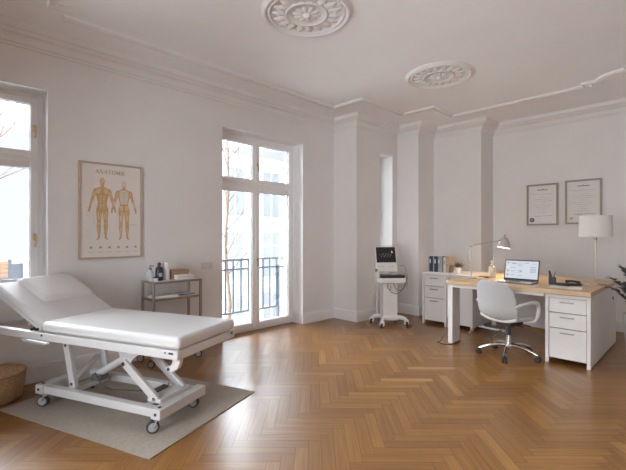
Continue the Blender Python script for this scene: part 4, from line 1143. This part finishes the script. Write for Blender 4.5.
tree(5.10,8.0,8.0,.068,'bare slender tree outside the French door beyond the railing',4,low=.58)
tree(.72,8.6,8.6,.06,'bare tree outside the window behind the couch',9,low=.74,spread=1.5)
t = thing('tree_stake','wooden stake standing beside the slender tree outside','stake',(4.86,7.9,GZ))
MB().cyl((0,0,0),(0,0,5.5),.035,n=10).build('stake_pole','slat',t); MB().cyl((0,0,5.5),(0,0,5.56),.035,.012,n=10).build('tip','slat',t)

# facing building
FYb = 15.0
t = thing('facing_building','pale rendered building with tall windows across the courtyard, seen through the French door','building',(9.4,FYb,GZ))
b = MB(); b.box(0,15,0,6,0,8.9); b.build('facade_wall','facade',t)
b = MB(); b.box(-.2,15.1,-.25,6,8.9,9.15); b.build('roof_cornice','facade',t)
for i in range(5):
    for j in range(3):
        x, z = .55+2.05*i, .75+2.85*j
        w = MB(); leaf_frame(w, x-.58, x+.58, z-.1, z+2.2, -.06, .02, .09); w.box(x-.03,x+.03,-.05,.0,z,z+2.1); w.box(x-.5,x+.5,-.05,.0,z+1.42,z+1.52); fo = w.build('window','facade',t)
        w = MB(); w.box(x-.50,x+.50,-.02,-.005,z,z+2.1); w.build('pane','facglass',fo)
b = MB(); b.cyl((3.35,-.1,0),(3.35,-.1,8.9),.06,n=10); b.build('drain_pipe','facglass',t)

# ------------------------------------------------------------------ light: overcast daylight through the windows
SKY_DIR, SKY_BASE, SKY_PEAK, SKY_REAR = (-.34,.94,0), 1.2, 37.0, 12.5
w = bpy.data.worlds.new('overcast'); scene.world = w; w.use_nodes = True
nt = w.node_tree; bg = nt.nodes['Background']
# overcast sky shaped to light the room: dim horizon, bright patches added above, behind
tc = nt.nodes.new('ShaderNodeTexCoord'); dt = nt.nodes.new('ShaderNodeVectorMath'); dt.operation = 'DOT_PRODUCT'
dt.inputs[1].default_value = Vector(SKY_DIR).normalized()
sp = nt.nodes.new('ShaderNodeSeparateXYZ'); nt.links.new(tc.outputs['Generated'], sp.inputs[0])
def smooth(src, a, b_):
    m = nt.nodes.new('ShaderNodeMapRange'); m.interpolation_type = 'SMOOTHSTEP'
    m.inputs['From Min'].default_value = a; m.inputs['From Max'].default_value = b_; nt.links.new(src, m.inputs['Value']); return m.outputs['Result']
nt.links.new(tc.outputs['Generated'], dt.inputs[0])
mu = nt.nodes.new('ShaderNodeMath'); mu.operation = 'MULTIPLY'
nt.links.new(smooth(dt.outputs['Value'], -.15, .8), mu.inputs[0]); nt.links.new(smooth(sp.outputs['Z'], .20, .36), mu.inputs[1])
ma = nt.nodes.new('ShaderNodeMath'); ma.operation = 'MULTIPLY_ADD'; ma.inputs[1].default_value = SKY_PEAK; ma.inputs[2].default_value = SKY_BASE
nt.links.new(mu.outputs[0], ma.inputs[0])
ngx = nt.nodes.new('ShaderNodeMath'); ngx.operation = 'MULTIPLY'; ngx.inputs[1].default_value = -1; nt.links.new(sp.outputs['X'], ngx.inputs[0])
mb = nt.nodes.new('ShaderNodeMath'); mb.operation = 'MULTIPLY_ADD'; mb.inputs[1].default_value = SKY_REAR
nt.links.new(smooth(ngx.outputs[0], .15, .85), mb.inputs[0]); nt.links.new(ma.outputs[0], mb.inputs[2]); nt.links.new(mb.outputs[0], bg.inputs[1])
bg.inputs[0].default_value = (.86,.93,1.0,1)
def portal(name, loc, rot, sx, sy):
    l = bpy.data.lights.new(name,'AREA'); l.shape='RECTANGLE'; l.size=sx; l.size_y=sy; l.cycles.is_portal = True
    o = bpy.data.objects.new(name,l); COL.objects.link(o); o.location=loc; o.rotation_euler=rot
portal('window_portal',((W1X0+W1X1)/2,OUT+.01,(W1Z0+W1Z1)/2),(radians(-90),0,0),W1X1-W1X0,W1Z1-W1Z0)
portal('door_portal',((DX0+DX1)/2,OUT+.01,DZ1/2),(radians(-90),0,0),DX1-DX0,DZ1)
portal('niche_portal',((NX0+NX1)/2,YB+.46,(NZ0+NZ1)/2),(radians(-90),0,0),NX1-NX0,NZ1-NZ0)
for (y0, y1) in FILL_WIN: portal('fill_window_portal',(X0-.31,(y0+y1)/2,(RZ0+RZ1)/2),(0,radians(-90),0),RZ1-RZ0,y1-y0)  # sky sampling for the added fill windows

# ------------------------------------------------------------------ camera and view
cd = bpy.data.cameras.new('camera'); cam = bpy.data.objects.new('camera',cd); COL.objects.link(cam)
cam.location = (0,0,1.38); cam.rotation_euler = (radians(90),0,radians(45.3-90)); cd.sensor_width = 36; cd.lens = 36*397/626; cd.clip_start = .02; cd.clip_end = 300
scene.camera = cam
vs = scene.view_settings; scene.display_settings.display_device = 'sRGB'
vs.view_transform = 'Standard'; vs.look = 'None'; vs.exposure = 0.0; vs.gamma = 1.0; vs.use_curve_mapping = False
scene.cycles.max_bounces = 14; scene.cycles.diffuse_bounces = 8; scene.cycles.glossy_bounces = 5; scene.cycles.transparent_max_bounces = 16
scene.cycles.use_denoising = True; scene.cycles.sample_clamp_indirect = 8.0; scene.cycles.caustics_reflective = False; scene.cycles.caustics_refractive = False
